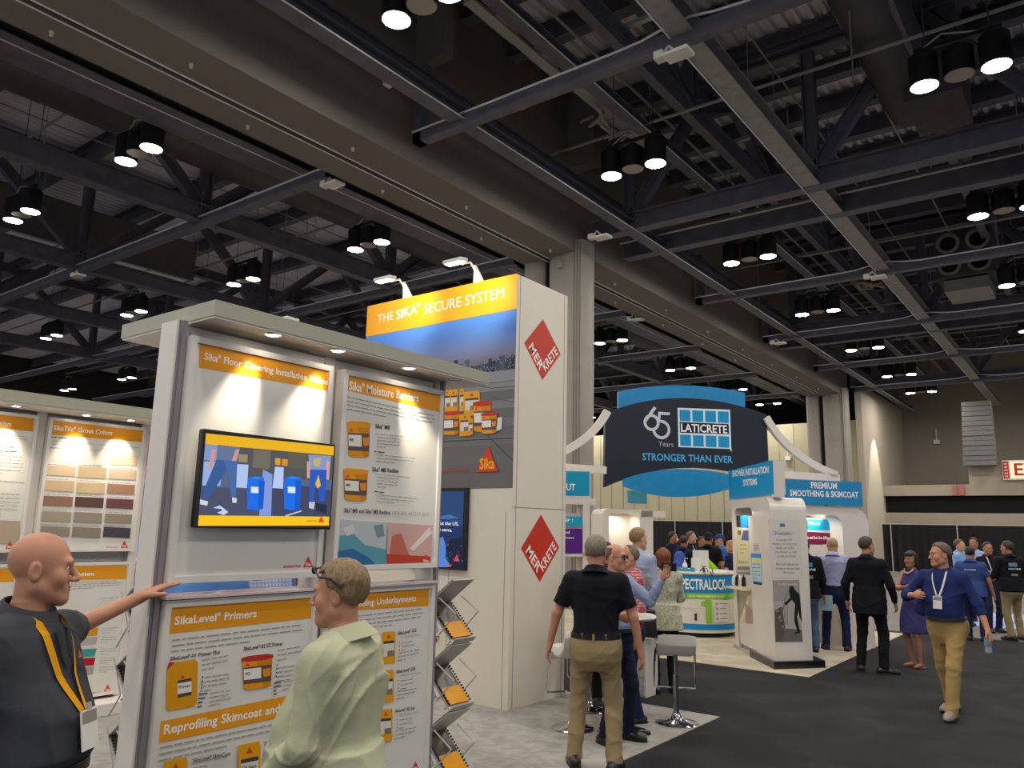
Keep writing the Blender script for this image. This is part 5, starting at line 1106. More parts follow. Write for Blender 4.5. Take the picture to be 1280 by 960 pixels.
def person(label, pos, face, h=1.78, res=.014, hres=.008, sk='fair', hair=None, haircol='#5a4636', shirt=None, trou=None, shoes='#1b1a1c',
           sleeve='short', belly=0., build=1., lean=0., twist=0., bend=0., hands=None, poles=None, feet=None, headyaw=0., headpitch=0., headroll=0., pelvis=(0, 0), tuck=True, collar=True,
           belt='#1a1715', skirt=None, loose=0., hem=None, palms=None, curl=.5, group=None, female=False, hat=None, brow=None, detail=True, legs=True, shorts=False, ground=.006, jacket=False, sd=1.):
    """pos = feet on the floor, face = azimuth the body faces; local x = the person's right, y = forward"""
    s = h/1.78; t = thing('person', label, 'person', (pos[0], pos[1], ground), -math.radians(face), group)
    ph = sd*1.7+pos[0]; hands = hands or {}; poles = poles or {}; palms = palms or {}
    feet = feet or {'R': (.11, .03, 8), 'L': (-.11, -.03, -8)}
    pel = v3(pelvis[0], pelvis[1], .957*s); Rt = rotz(-math.radians(twist)) @ rotx(-math.radians(lean))
    sw = (.178 if not female else .155)*s*min(build, 1.12); shz = .50*s
    TT = np.eye(4); TT[:3, :3] = Rt; TT[:3, 3] = pel
    tp = lambda x, y, z: pel+Rt@v3(x, y, z)
    neck = tp(0, -.005, .53*s); Rh = rotz(-math.radians(headyaw+twist)) @ rotx(-math.radians(lean*.5+headpitch)) @ roty(math.radians(headroll)); hc = neck+Rt@v3(0, .012, 0)+unit(Rt@v3(0, 0, .6)+Rh@v3(0, .1, 1))*.148*s
    H = lambda x, y, z: hc+Rh@(v3(x, y, z)*s)
    sh = {}; el = {}; wr = {}
    for sd_, sx in (('R', 1), ('L', -1)):
        sh[sd_] = tp(sx*sw, -.005, .452*s); tg = hands.get(sd_)
        tg = tp(sx*(.25*build+.02), .05, -.10*s) if tg is None else v3(*tg)
        el[sd_], wr[sd_] = ik(sh[sd_], tg, .29*s, .26*s, poles.get(sd_, (sx*.5, -.8, -.2)))
    hip = {}; kn = {}; an = {}
    for sd_, sx in (('R', 1), ('L', -1)):
        fx, fy = feet[sd_][0], feet[sd_][1]; fz = feet[sd_][3] if len(feet[sd_]) > 3 else 0; hip[sd_] = pel+rotz(-math.radians(twist*.3))@v3(sx*.095*s, 0, -.04*s); kn[sd_], an[sd_] = ik(hip[sd_], v3(fx, fy, .085*s+fz), .43*s, .42*s, (0.15*sx, 1, 0))
    b_ = build; bl = belly
    st = [(-.13, .165*b_, .115*b_, -.01), (-.03, .17*b_, .115*b_+bl*.2, 0), (.08, .155*b_, .10*b_+bl*.5, bl*.45), (.2, .155*b_, .10*b_+bl*.45, bl*.4), (.32, .172*b_, .108*b_+bl*.1, .005), (.41, .174*b_, .104*b_, -.005), (.465, .142*b_, .090*b_, -.01), (.505, .10*b_, .075, -.012), (.53, .072, .062, -.01), (.555, .058, .054, -.008)]
    if female: st = [(-.13, .168*b_, .12*b_, -.01), (-.03, .165*b_, .11*b_, 0), (.1, .128*b_, .092*b_, 0), (.2, .135*b_, .1*b_, .01), (.31, .15*b_, .118*b_, .02), (.40, .148*b_, .09*b_, -.005), (.45, .118*b_, .078, -.01), (.49, .082, .062, -.012), (.52, .06, .052, -.008), (.55, .047, .047, -.005)]
    st = [(a*s, b*s, c*s, d*s) for a, b, c, d in st]
    allp = np.array(list(sh.values())+list(el.values())+list(wr.values())+list(kn.values())+list(an.values())+[hc+v3(0, 0, .14*s), hc+v3(.1, .1, 0), hc-v3(.1, .1, 0), pel+v3(.2, .2+bl, 0), pel-v3(.2, .2, 0)])
    lo = allp.min(0)-.22*s; hi = allp.max(0)+.22*s; lo[2] = -.01; hi[2] = hc[2]+.17*s
    fine = [(hc-.13*s, hc+.15*s, hres)]
    if hres < .007: fine += [(w_-.10, w_+.13, hres*1.3) for w_ in wr.values()]
    F = Fld(lo, hi, res, fine)
    # ---- body
    shr = -.012
    F.torso(TT, st, .03, shift=shr)
    F.cone(neck-v3(0, 0, .03), H(0, -.018, -.06), .058*s, .054*s, .03)
    for sd_, sx in (('R', 1), ('L', -1)):
        F.cone(sh[sd_], el[sd_], .050*s, .038*s, .03); F.cone(el[sd_], wr[sd_], .040*s, .026*s, .015)
        F.cone(hip[sd_], kn[sd_], .072*s*b_**.5, .05*s, .03); F.cone(kn[sd_], an[sd_], .050*s, .032*s, .02)
        if legs and (skirt or shorts): F.ell(kn[sd_]*.65+an[sd_]*.35+v3(0, -.018*s, 0), (.042*s, .048*s, .1*s), .03)
        fy = math.radians(feet[sd_][2]); fd = v3(math.sin(fy), math.cos(fy), 0)
        F.cone(an[sd_]-fd*.03*s-v3(0, 0, .04*s), an[sd_]+fd*.14*s-v3(0, 0, .055*s), .032*s, .022*s, .02)
        # hand
        d = unit(wr[sd_]-el[sd_]); pn = palms.get(sd_); pn = unit(v3(*pn)) if pn is not None else unit(Rt@v3(-sx, .1, 0))
        pn = unit(pn-d*(pn@d)); side = np.cross(d, pn)    # toward the thumb
        th = Rt@v3(0, 1, 0) if abs((Rt@v3(0, 1, 0))@side) > .3 else v3(0, 0, 1)
        if side@th < 0: side = -side
        w_ = wr[sd_]; F.cone(w_, w_+d*.035*s, .026*s, .032*s, .015, flat=pn, ff=.75); F.cone(w_+d*.03*s, w_+d*.082*s, .036*s, .040*s, .015, flat=pn, ff=.42)
        cu = curl[sd_] if isinstance(curl, dict) else curl
        for q, (off, ln) in enumerate(((.030, .072), (.010, .080), (-.011, .074), (-.031, .058))):
            a_ = w_+d*(.085-abs(off)*.15)*s+side*off*s; dd = d.copy(); seg = ln*s/2.6
            for j in range(3):
                an_ = cu*(.55+.1*q); dd = unit(dd*math.cos(an_)+pn*math.sin(an_)); b2 = a_+dd*seg*(1.1 if j == 0 else .85); F.cone(a_, b2, (.0092-.0008*j)*s, (.0086-.0009*j)*s, .004); a_ = b2
        a_ = w_+d*.02*s+side*.026*s; b2 = a_+unit(d*.75+side*.6+pn*.3)*.042*s; F.cone(a_, b2, .014*s, .011*s, .012); F.cone(b2, b2+unit(d*.95+side*.15+pn*.35)*.034*s, .0105*s, .009*s, .005)
    # ---- head
    Rm = Rh.tolist(); fw = .95 if female else 1.
    F.ell(H(0, -.012, .035), (.077*s, .096*s, .090*s), .02, R=Rm); F.ell(H(0, .020, -.035), (.062*s*fw, .068*s, .085*s), .03, R=Rm)
    F.ell(H(0, .075, -.098), (.024*s*fw, .018*s, .018*s), .025, R=Rm)
    for sx in (1, -1):
        F.cone(H(sx*.055*fw, 0, -.06), H(sx*.014, .07, -.1), .02*s, .017*s, .03); F.ell(H(sx*.04, .062, -.028), (.024*s, .022*s, .028*s), .025, R=Rm)
        F.ell(H(sx*.08, -.012, -.008), (.010*s, .021*s, .034*s), .006, R=Rm); F.ell(H(sx*.089, -.004, -.004), (.006*s, .011*s, .020*s), .006, op='s', R=Rm)
    F.cone(H(-.034, .082, .026), H(.034, .082, .026), .013*s, .013*s, .02)
    for sx in (1, -1): F.ell(H(sx*.032, .100, .006), (.019*s, .016*s, .014*s), .012, op='s', R=Rm)
    for sx in (1, -1): F.cone(H(sx*.019, .083, .0115), H(sx*.045, .074, .0105), .0055*s, .005*s, .005); F.cone(H(sx*.019, .082, -.004), H(sx*.045, .073, -.004), .005*s, .0045*s, .005)
    F.cone(H(0, .088, .016), H(0, .114, -.03), .009*s, .0125*s, .012); 
    for sx in (1, -1): F.ell(H(sx*.013, .102, -.034), (.009*s, .011*s, .008*s), .008, R=Rm)
    F.ell(H(0, .082, -.066), (.030*s, .014*s, .020*s), .015, R=Rm)
    F.cone(H(-.021, .0955, -.0655), H(.021, .0955, -.0655), .0022*s, .0022*s, .003, op='s')
    V, Q = F.mesh(); body = npmesh('body', V, Q, SK[sk], t)
    Rw = W[t]; gw = lambda p: Rw @ Vector(p)
    Rwh = Rw.to_3x3() @ Matrix(Rh.tolist())
    if detail:
        for sx in (1, -1):
            mb = MB(); mb.ell(gw(H(sx*.032, .0745, .0045)), (.0125*s,)*3, 12, 8); e = mb.build('eye', m_eyew, body, smooth=True); mb = MB(); fd = Rwh @ Vector((0, 1, 0)); mb.lathe([(.0062*s, .0), (.0045*s, .0012)], gw(H(sx*.032, .0862, .0045)), 10, axis=fd); mb.build('iris', m_iris, body)
            if haircol and hres < .009:
                mb = MB(); mb.tube([gw(H(sx*.016, .094, .027)), gw(H(sx*.032, .093, .031)), gw(H(sx*.05, .080, .026))], [.0028*s, .0036*s, .002*s], 6); mb.build('eyebrow', fabric('brow'+haircol, brow or haircol), body, smooth=True)
        mb = MB(); mb.ell(gw(H(0, .094, -.0605)), (.019*s, .0055*s, .0042*s), 12, 6, Rwh); mb.ell(gw(H(0, .0935, -.0705)), (.017*s, .006*s, .005*s), 12, 6, Rwh); mb.build('lips', m_lip[sk], body, smooth=True)
    # ---- hair
    if hair:
        G_ = Fld(hc-.2*s-v3(0, 0, .08 if hair == 'bob' else 0), hc+.17*s, max(hres, .005))
        if hair == 'bob': cut = lambda x, y, z: np.maximum(-(z+.125*s), np.minimum(y-.035*s, -(z-.045*s)+np.maximum(0, y-.05*s)*.0)); rr_ = (.098, .112, .108); off = (0, -.02, .035); fo = (.0022*s, 5.0, ph)
        else:
            ys_ = {'short': ([-.12, -.06, -.02, .01, .035, .05, .1], [-.075, -.065, -.03, -.005, .02, .055, .066]), 'receding': ([-.12, -.06, -.02, .01, .03, .05, .1], [-.07, -.06, -.02, .015, .07, .10, .12]),
                   'long': ([-.12, -.05, -.02, .0, .03, .05, .1], [-.085, -.07, -.05, -.02, .0, .05, .058]), 'fringe': ([-.12, -.06, -.02, .005, .02, .05], [-.07, -.055, -.02, .0, .2, .2])}[hair]
            yy, zz_ = np.array(ys_[0])*s, np.array(ys_[1])*s
            cut = (lambda x, y, z: np.maximum((np.interp(y, yy, zz_)-z)*.8+.003*np.sin(140*x+60*y+ph)+.003*np.sin(95*z-130*y+40*x), (z-.055*s) if hair == 'fringe' else -1))
            th_ = {'short': .011, 'receding': .006, 'long': .014, 'fringe': .006}[hair]; rr_ = (.079+th_, .098+th_, .092+th_); off = (0, -.012, .035); fo = ((.0022 if hair == 'long' else .001)*s, 4.5, ph)
        G_.ell(H(*off), tuple(q*s for q in rr_), .004, R=Rm, fo=fo, cutf=cut)
        if hair == 'bob':
            G_.ell(H(0, -.03, -.05), (.092*s, .085*s, .095*s), .02, R=Rm, fo=fo, cutf=lambda x, y, z: np.maximum(-(z+.065*s), y-.05*s))
            if female: G_.ell(H(0, .05, .075), (.07*s, .05*s, .04*s), .015, R=Rm, fo=fo)
        V, Q = G_.mesh(); 
        if len(V): npmesh('hair', V, Q, M('hair_'+haircol, haircol, .6, var=.35, scale=90, bump=.5, bscale=180, stretch=(1, 1, .25)), t)
    if hat:
        G_ = Fld(hc-.14*s, hc+.22*s, max(hres, .006)); G_.ell(H(0, -.012, .045), (.09*s, .108*s, .098*s), .004, R=Rm, cutf=lambda x, y, z: (.005*s-z)); V, Q = G_.mesh(); hh_ = npmesh('cap', V, Q, fabric('cap'+hat[0], hat[0]), t)
        mb = MB(); n = 10; hd = hat[2] if len(hat) > 2 else 1; pts = [gw(H(.075*math.cos(PI*i/n), hd*(.06+.11*math.sin(PI*i/n)), .045-.012*math.sin(PI*i/n))) for i in range(n+1)]; mb.prism(pts, Rwh@Vector((0, 0, 1)), .006); mb.build('peak', fabric('cap'+hat[1], hat[1]), hh_)
    # ---- shirt
    def cut_at(sd_, kind):
        if kind == 'short': return .62
        return None
    if shirt:
        hm = (.025 if tuck else -.13)*s if hem is None else hem
        G_ = Fld(lo, hi, res, fine if hres < .007 else ()); G_.v[:] = .5
        G_.torso(TT, st, .02, shift=(.012 if not jacket else .022)*s+loose, p=2.35, fo=((.0062 if not loose else .0095)*s, 1.0, ph), zlo=max(hm, -.13*s), zhi=.535*s)
        if not tuck or jacket: G_.torso(TT, [(hm, .192*s*b_, .148*s*b_+bl*.3*s, bl*.1*s-.01), (-.1*s, .19*s*b_, .140*s*b_+bl*.3*s, bl*.15*s-.008), (.05*s, .172*s*b_, .125*s*b_+bl*.5*s, bl*.35*s), (.12*s, .168*s*b_, .112*s*b_+bl*.5*s, bl*.4*s)], .04, shift=.014+loose, fo=(.006*s, 1.0, ph))
        for sd_, sx in (('R', 1), ('L', -1)):
            A, E_, Wp = sh[sd_], el[sd_], wr[sd_]; up0 = tp(sx*.06*s, -.012, .500*s)
            if sleeve != 'none': G_.cone(up0, A, .032*s, .052*s*b_**.5, .06)
            if sleeve == 'short': G_.cone(A, A+(E_-A)*.74, .056*s*b_**.5, .066*s, .05, cut1=True, fo=(.005*s, 1.3, ph))
            elif sleeve == 'roll': G_.cone(A, E_, .056*s, .056*s, .05, fo=(.006*s, 1.5, ph)); G_.cone(E_, E_+(Wp-E_)*.45, .058*s, .05*s, .02, cut1=True, fo=(.006*s, 1.8, ph))
            elif sleeve == 'long':
                G_.cone(A, E_, .058*s*b_**.5, .055*s, .05, fo=(.006*s, 1.4, ph)); G_.cone(E_, E_+(Wp-E_)*.95, .056*s, .038*s, .02, cut1=True, fo=(.006*s, 1.9, ph))
        V, Q = G_.mesh(); so = npmesh('dress' if skirt else 'jacket' if jacket else 'shirt', V, Q, shirt, t)
        if collar:
            c0 = gw(neck+v3(0, 0, .002)+Rt@v3(0, -.006, 0)); ax_ = Rw.to_3x3() @ Vector(unit(Rt@v3(0, .30, 1))); mb = MB(); mb.lathe([(a*s*(1+max(0, b_-1)*.9), c*s) for a, c in ((.078, -.014), (.068, .022), (.073, .028), (.088, .002), (.112, -.036), (.095, -.038))], c0, 20, axis=ax_); mb.build('collar', shirt, so, smooth=True)
    # ---- skirt, trousers
    if skirt:
        G_ = Fld(lo, hi, res); G_.torso(TT, [(-.44*s, .25*s, .215*s, 0), (-.2*s, .222*s, .185*s, 0), (0, .19*s, .15*s, 0), (.12*s, .142*s, .112*s, 0), (.16*s, .13*s, .10*s, 0)], .02, p=2, fo=(.009*s, 1.2, ph)); V, Q = G_.mesh(); npmesh('skirt', V, Q, skirt, t)
    elif trou and legs:
        G_ = Fld(lo, hi, res); G_.torso(TT, [(-.23*s, .10*s*b_, .07*s*b_, -.01*s), (-.15*s, .155*s*b_, .115*s*b_, -.016*s), (-.08*s, .175*s*b_, .128*s*b_, -.014*s), (0, .17*s*b_, .12*s*b_+bl*.25*s, 0), (.045*s, .164*s*b_, .115*s*b_+bl*.4*s, bl*.3*s)], .02, shift=.002, p=2.3, fo=(.003*s, 1.2, ph))
        for sd_, sx in (('R', 1), ('L', -1)):
            G_.cone(hip[sd_]-v3(0, .0, .0), kn[sd_], .094*s*b_**.7, .070*s, .05, fo=(.005*s, 1.2, ph))
            if shorts: G_.cone(kn[sd_]+(hip[sd_]-kn[sd_])*.3, kn[sd_]+(hip[sd_]-kn[sd_])*.0, .08*s, .082*s, .02, cut1=True)
            else: G_.cone(kn[sd_], an[sd_]-v3(0, 0, .03*s), .070*s, .060*s, .02, fo=(.006*s, 1.5, ph), cut1=True)
        V, Q = G_.mesh(); to = npmesh('trousers' if not shorts else 'shorts', V, Q, trou, t)
        if tuck and belt:
            mb = MB(); vs = []; n = 28; z_ = .030*s; A_ = (.164*b_+.013)*s; B_ = (.115*b_+.013)*s+bl*.33*s
            for dz in (-.018, .018):
                for o_ in (0, .005):
                    for i in range(n): a_ = 2*PI*i/n; c_, s__ = math.cos(a_), math.sin(a_); vs.append(gw(tp((A_+o_)*math.copysign(abs(c_)**.87, c_), bl*.3*s+(B_+o_)*math.copysign(abs(s__)**.87, s__), z_+dz*s)))
            fs = []
            for i in range(n): j = (i+1) % n; fs += [(n+i, n+j, 3*n+j, 3*n+i), (2*n+i, 3*n+i, 3*n+j, 2*n+j), (i, n+i, n+j, j)]
            mb.add(vs, fs).build('belt', M('leather_'+belt, belt, .4), to)
            mb = MB()
            for a_ in ((-.6, 0), (.6, 0), (0, 1)):
                xx = a_[0]*A_*.8; yy_ = -(B_+.008)*(1-abs(a_[0])**2.3)**.43 if a_[1] == 0 else -(B_+.008); p_ = tp(xx, bl*.3*s+yy_, z_); mb.box(*(lambda q: (q.x-.007, q.x+.007, q.y-.007, q.y+.007, q.z-.026, q.z+.026))(gw(p_)))
            mb.build('belt_loop', trou, to)
    # ---- shoes
    if shoes and legs:
        for sd_, sx in (('R', 1), ('L', -1)):
            fy = math.radians(feet[sd_][2]); fd = v3(math.sin(fy), math.cos(fy), 0); A = an[sd_]-v3(0, 0, .085*s); fz = A[2]
            G_ = Fld(A-.2*s, A+.25*s, max(res*.7, .008)); G_.cone(A-fd*.055*s+v3(0, 0, .042*s), A+fd*.10*s+v3(0, 0, .035*s), .046*s, .046*s, .02); G_.cone(A+fd*.10*s+v3(0, 0, .03*s), A+fd*.165*s+v3(0, 0, .025*s), .046*s, .034*s, .03); G_.cone(A+v3(0, 0, .06*s), A+v3(0, 0, .10*s), .046*s, .044*s, .03)
            G_.clip((0, 0, -1), -fz-.012*s); G_.clip((0, 0, 1), fz+.105*s)
            V, Q = G_.mesh(); o = npmesh('shoe', V, Q, M('shoe_'+shoes, shoes, .35), t)
            mb = MB(); pts = [gw(A+v3(0, 0, .0)+fd*a_*s+np.cross(fd, v3(0, 0, 1))*b2*s) for a_, b2 in ((-.1, -.028), (-.1, .028), (-.06, .044), (.08, .05), (.15, .04), (.20, .0), (.15, -.04), (.08, -.05), (-.06, -.044))]
            mb.prism(pts, (0, 0, 1), .02*s).build('sole', M('rubber_sole', '#161517', .7), o)
    info = dict(t=t, H=H, tp=tp, gw=gw, s=s, st=st, wr=wr, el=el, neck=neck, Rwh=Rwh, sh=sh, hc=hc, body=body, an=an)
    return info
def tsurf(I, x, z, front=1, lift=.02):
    st = np.array(I['st']); s = I['s']; A = np.interp(z*s, st[:, 0], st[:, 1])+.012*s; B = np.interp(z*s, st[:, 0], st[:, 2])+.012*s; C = np.interp(z*s, st[:, 0], st[:, 3])
    q = max(0, 1-(abs(x*s)/A)**2.35)**(1/2.35); return I['tp'](x*s, C+front*(B*q+lift), z*s)
def lanyard(I, col, badge=True, low=.14, name='lanyard', bcol='#e3e0da', w_=.009, back=True):
    mb = MB(); gw = I['gw']; parts = []
    for sx in (1, -1):
        pts = [tsurf(I, sx*(.012+.055*math.sin(u*PI/2)), low+.06+(.50-low-.06)*u**.95, 1, .013) for u in np.linspace(0, 1, 9)]
        pts += [I['tp'](sx*.074*I['s'], .02*I['s'], .53*I['s']), I['tp'](sx*.06*I['s'], -.045*I['s'], .548*I['s']), I['tp'](0, -.075*I['s'], .545*I['s'])]
        vs = []
        for i, p in enumerate(pts):
            d = pts[min(i+1, len(pts)-1)]-pts[max(i-1, 0)]; nrm = unit(p-I['tp'](0, 0, np.clip((p-I['tp'](0, 0, 0))[2], 0, .55))) if i < 9 else unit(p-I['neck']); sdv = unit(np.cross(d, nrm)); vs += [gw(p+sdv*w_), gw(p-sdv*w_)]
        mb.add(vs, [(2*i, 2*i+2, 2*i+3, 2*i+1) for i in range(len(pts)-1)])
    o = mb.build(name, fabric('lanyard'+col, col, bump=.1), I['t'])
    if badge:
        c = tsurf(I, 0, low, 1, .018); r_ = I['tp'](1, 0, 0)-I['tp'](0, 0, 0); u = unit(tsurf(I, 0, low+.05)-tsurf(I, 0, low-.05)); n = np.cross(r_, u); n = n if n@(c-I['tp'](0, 0, 0)) > 0 else -n
        q = [gw(c+r_*a+u*b) for a, b in ((-.045, -.065), (.045, -.065), (.045, .065), (-.045, .065))]; nw = I['t'] and (W[I['t']].to_3x3() @ Vector(n))
        b = MB().prism(q, nw, .004).build('badge', M('badge_'+bcol, bcol, .3), I['t'])
        mb = MB(); mb.prism([gw(c+r_*a+u*b_+n*.0045) for a, b_ in ((-.04, .02), (.04, .02), (.04, .058), (-.04, .058))], nw, .0005); mb.build('badge_photo', M('badge_print', '#8d8782', .4), b)
        MB().prism([gw(c+r_*a+u*b_+n*.002) for a, b_ in ((-.012, .062), (.012, .062), (.012, .085), (-.012, .085))], nw, .004).build('clip', m_galv, b)
    return o
def chest_mark(I, x, z, w_, h_, col, front=1, name='emblem', tri_=False, lift=.017):
    P_ = lambda a, b: I['gw'](tsurf(I, x+a, z+b, front, lift)); mb = MB(); mb.keepn = 1; pts = [P_(-w_/2, -h_/2), P_(w_/2, -h_/2), P_(0, h_/2)] if tri_ else [P_(-w_/2, -h_/2), P_(w_/2, -h_/2), P_(w_/2, h_/2), P_(-w_/2, h_/2)]
    n = 6
    if not tri_:
        pts = []; fs = []
        for i in range(n+1): a = -w_/2+w_*i/n; pts += [P_(a, -h_/2), P_(a, h_/2)]
        mb.add(pts, [(2*i, 2*i+2, 2*i+3, 2*i+1) for i in range(n)])
    else: mb.face(pts)
    return mb.build(name, P(col) if isinstance(col, str) else col, I['t'])
def back_text(I, s_, x0, x1, z, h_, col='#e8e8e8', front=-1, name='lettering'):
    V, F_, wd = textmesh(s_, 1); mb = MB(); mb.keepn = 1; sg = -1 if front < 0 else 1
    # seen from behind the reading direction runs toward the wearer's right
    mb.add([I['gw'](tsurf(I, x0+(x1-x0)*a/wd, z+h_*b/CAP, front, .02)) for a, b in V], F_); return mb.build(name, P(col), I['t'])
# ================================================================ THE CROWD
def vaz(px): return math.degrees(YAW)+math.degrees(math.atan((px-640)/FPX))
def feet_at(px, py, z=.006): p = PZ(z).px((px, py)); return (p.x, p.y)
def top_at(px, py, h):
    d = ray(px, py); t = (h-EYE.z)/d.z
    p = EYE+d*t; return (p.x, p.y)
def dist_at(px, dist): p = at(px, 700, dist); return (p.x, p.y)
def strap(I, pts, m, r=.012, name='strap'): return MB().tube([I['gw'](v3(*p)) for p in pts], r, 6).build(name, m, I['t'], smooth=True)
f_black = fabric('black', '#15151a'); f_navy = fabric('navy', '#1c2340'); f_khaki = fabric('khaki', '#9c8462'); f_lblue = fabric('light_blue', '#9fabc6'); f_suit = fabric('suit_black', '#131318', bump=.1)
# 1 bald man, left foreground
p = dist_at(46, 3.30)
def to_local(pos, face, P_):
    a = math.radians(face); dx, dy = P_[0]-pos[0], P_[1]-pos[1]; return v3(dx*math.cos(a)-dy*math.sin(a), dx*math.sin(a)+dy*math.cos(a), P_[2])
fc = vaz(46)+126
hl = to_local(p, fc, (-3.37, 1.80, 1.50))
I = person('bald man in a charcoal polo and yellow lanyard resting his hand on the kiosk', p, fc, h=1.80, res=.009, hres=.0042, ground=.012, sk='pink', hair=None, haircol='#8a6a52', shirt=fabric('charcoal_polo', '#3c3e43', bump=.15), trou=fabric('black_trousers', '#16171b'), sleeve='short', belly=.13, build=1.16,
           headyaw=-30, headpitch=2, hands={'L': hl, 'R': (.33, .02, .86)}, poles={'L': (-.2, -1, -.5), 'R': (.6, -.8, 0)}, palms={'L': (0, .1, -1)}, curl={'L': .16, 'R': .5}, sd=2)
lanyard(I, '#dc9a14', w_=.011, low=.16); chest_mark(I, -.085, .385, .028, .026, '#dd4a2a', tri_=True); chest_mark(I, 0, .42, .022, .12, fabric('placket', '#333539'), name='placket')
# 2 man in the sage shirt
p = dist_at(434, 3.12); fc = vaz(434)-64
I = person('sandy-haired man in a loose sage green shirt reading the front kiosk', p, fc, h=1.71, res=.009, hres=.0042, ground=.012, sk='pink', hair='long', haircol='#7d6846', shirt=fabric('sage', '#b4b797', bump=.2, var=.08), trou=fabric('slate_trousers', '#2b2f38'), sleeve='long', tuck=False, hem=-.20, loose=.008, belly=.12, build=1.15,
           headyaw=-6, headpitch=4, hands={'L': (-.16, .20, .93), 'R': (.16, .22, .95)}, poles={'L': (-.6, -1, -.1), 'R': (.6, -1, 0)}, curl=.7, sd=5)
H = I['H']; g = MB(); gw = I['gw']
g.tube([gw(H(-.101, .045, .072)), gw(H(-.104, -.0, .065)), gw(H(-.100, -.045, .03))], .005, 6); g.tube([gw(H(.101, .045, .072)), gw(H(.104, -.0, .065)), gw(H(.100, -.045, .03))], .005, 6)
for sx in (-1, 1): g.ell(gw(H(sx*.042, .088, .098)), (.026, .005, .016), 10, 6, I['Rwh'])
g.tube([gw(H(-.101, .045, .072)), gw(H(-.06, .085, .105)), gw(H(.06, .085, .105)), gw(H(.101, .045, .072))], .004, 6); tag(g.build('sunglasses', m_house, smooth=True), 'dark sunglasses pushed up on the sandy-haired man', 'glasses')
mb = MB()
for sx in (-1, 1): q = I['tp'](sx*.1*I['s'], -.13*I['s'], .33*I['s'])
q = tsurf(I, 0, .36, -1, .016); mb.box(*(lambda c: (c.x-.001, c.x+.001, c.y-.001, c.y+.001, c.z-.001, c.z+.001))(gw(q)))
# 3 man in the navy polo and khakis, back to us
p = feet_at(744, 963); fc = vaz(744)+6
I = person('grey-haired man in a black polo and khaki trousers seen from behind', p, fc, h=1.80, res=.010, hres=.006, ground=.012, sk='pink', hair='short', haircol='#7d7263', shirt=fabric('black_polo', '#14161d', bump=.12), trou=fabric('khaki_near', '#94825f', bump=.15), sleeve='short', build=1.1, belly=.03,
           feet={'R': (.15, -.02, 14), 'L': (-.17, .05, -16)}, hands={'R': (.36, .04, .86), 'L': (-.40, .06, .84)}, poles={'R': (.8, -.6, 0), 'L': (-.8, -.6, 0)}, headyaw=8, sd=3)
lanyard(I, '#dc9a14', badge=False, w_=.012)
# 4 glasses man holding a phone
p = feet_at(768, 928); fc = vaz(768)+128
hl = (-.37, .27, 1.40)
I = person('balding man with glasses in a pale blue shirt holding out a phone', p, fc, h=1.72, res=.011, hres=.0065, ground=.012, sk='pink', hair='fringe', haircol='#5c4c40', shirt=fabric('pale_blue', '#98a5c4', bump=.15), trou=fabric('dark_navy', '#1a2036'), sleeve='long', build=1.1, belly=.06,
           hands={'L': hl, 'R': (.22, .22, 1.1)}, poles={'L': (-.2, -.2, -1), 'R': (1, -.3, 0)}, headyaw=-14, feet={'R': (.13, 0, 10), 'L': (-.16, .02, -12)}, sd=7)
H = I['H']; gw = I['gw']; g = MB()
for sx in (-1, 1):
    c = gw(H(sx*.031, .104, .004)); fx = I['Rwh'] @ Vector((0, 1, 0)); g.lathe([(.0205, 0), (.0225, 0), (.0225, .003), (.0205, .003)], c, 14, axis=fx); g.tube([gw(H(sx*.053, .1, .008)), gw(H(sx*.082, .0, .008))], .002, 5)
g.tube([gw(H(-.009, .107, .008)), gw(H(.009, .107, .008))], .002, 5); tag(g.build('spectacles', m_house), 'dark rimmed spectacles worn by the balding man', 'glasses')
w_ = I['wr']['L']; d = unit(w_-I['el']['L']); q = gw(w_+d*.09+v3(0, .02, .02)); tag(MB().box(q.x-.075, q.x+.075, q.y-.006, q.y+.006, q.z-.03, q.z+.045).build('phone', M('phone_black', '#15151a', .2), bevel=.004), 'dark phone held up by the balding man with glasses', 'phone')
# 5 plaid man, 6 tall man, 7 and 8 heads behind
p = dist_at(788, 8.15); person('grey-templed man in a red and white checked shirt facing left', p, vaz(788)-112, h=1.70, res=.013, hres=.007, sk='pink', hair='receding', haircol='#6b5b4c', shirt=patterned('cloth_check', '#a03a44', '#cfb3b6', 12), trou=f_navy, sleeve='long', hands={'R': (.2, .25, 1.1)}, headyaw=8, sd=8)
p = top_at(797, 660.5, 1.848); p = dist_at(797, 9.7); person('tall sandy-haired man in a light blue shirt looking right', p, vaz(797)+38, h=1.88, res=.013, hres=.007, sk='fair', hair='short', haircol='#8b6f45', shirt=f_lblue, trou=f_navy, sleeve='long', build=1.05, headyaw=14, sd=9)
p = dist_at(774, 10.4); person('bald-topped man behind the group at the bar table', p, vaz(774)+175, h=1.63, res=.015, hres=.01, sk='tan', hair='fringe', haircol='#4c3c30', shirt=f_navy, trou=f_black, detail=False)
p = dist_at(757, 8.9); person('dark-haired man hidden behind the black polo shoulder', p, vaz(757)+160, h=1.71, res=.015, hres=.01, sk='tan', hair='short', haircol='#1d1a1a', shirt=f_black, trou=f_black, detail=False)
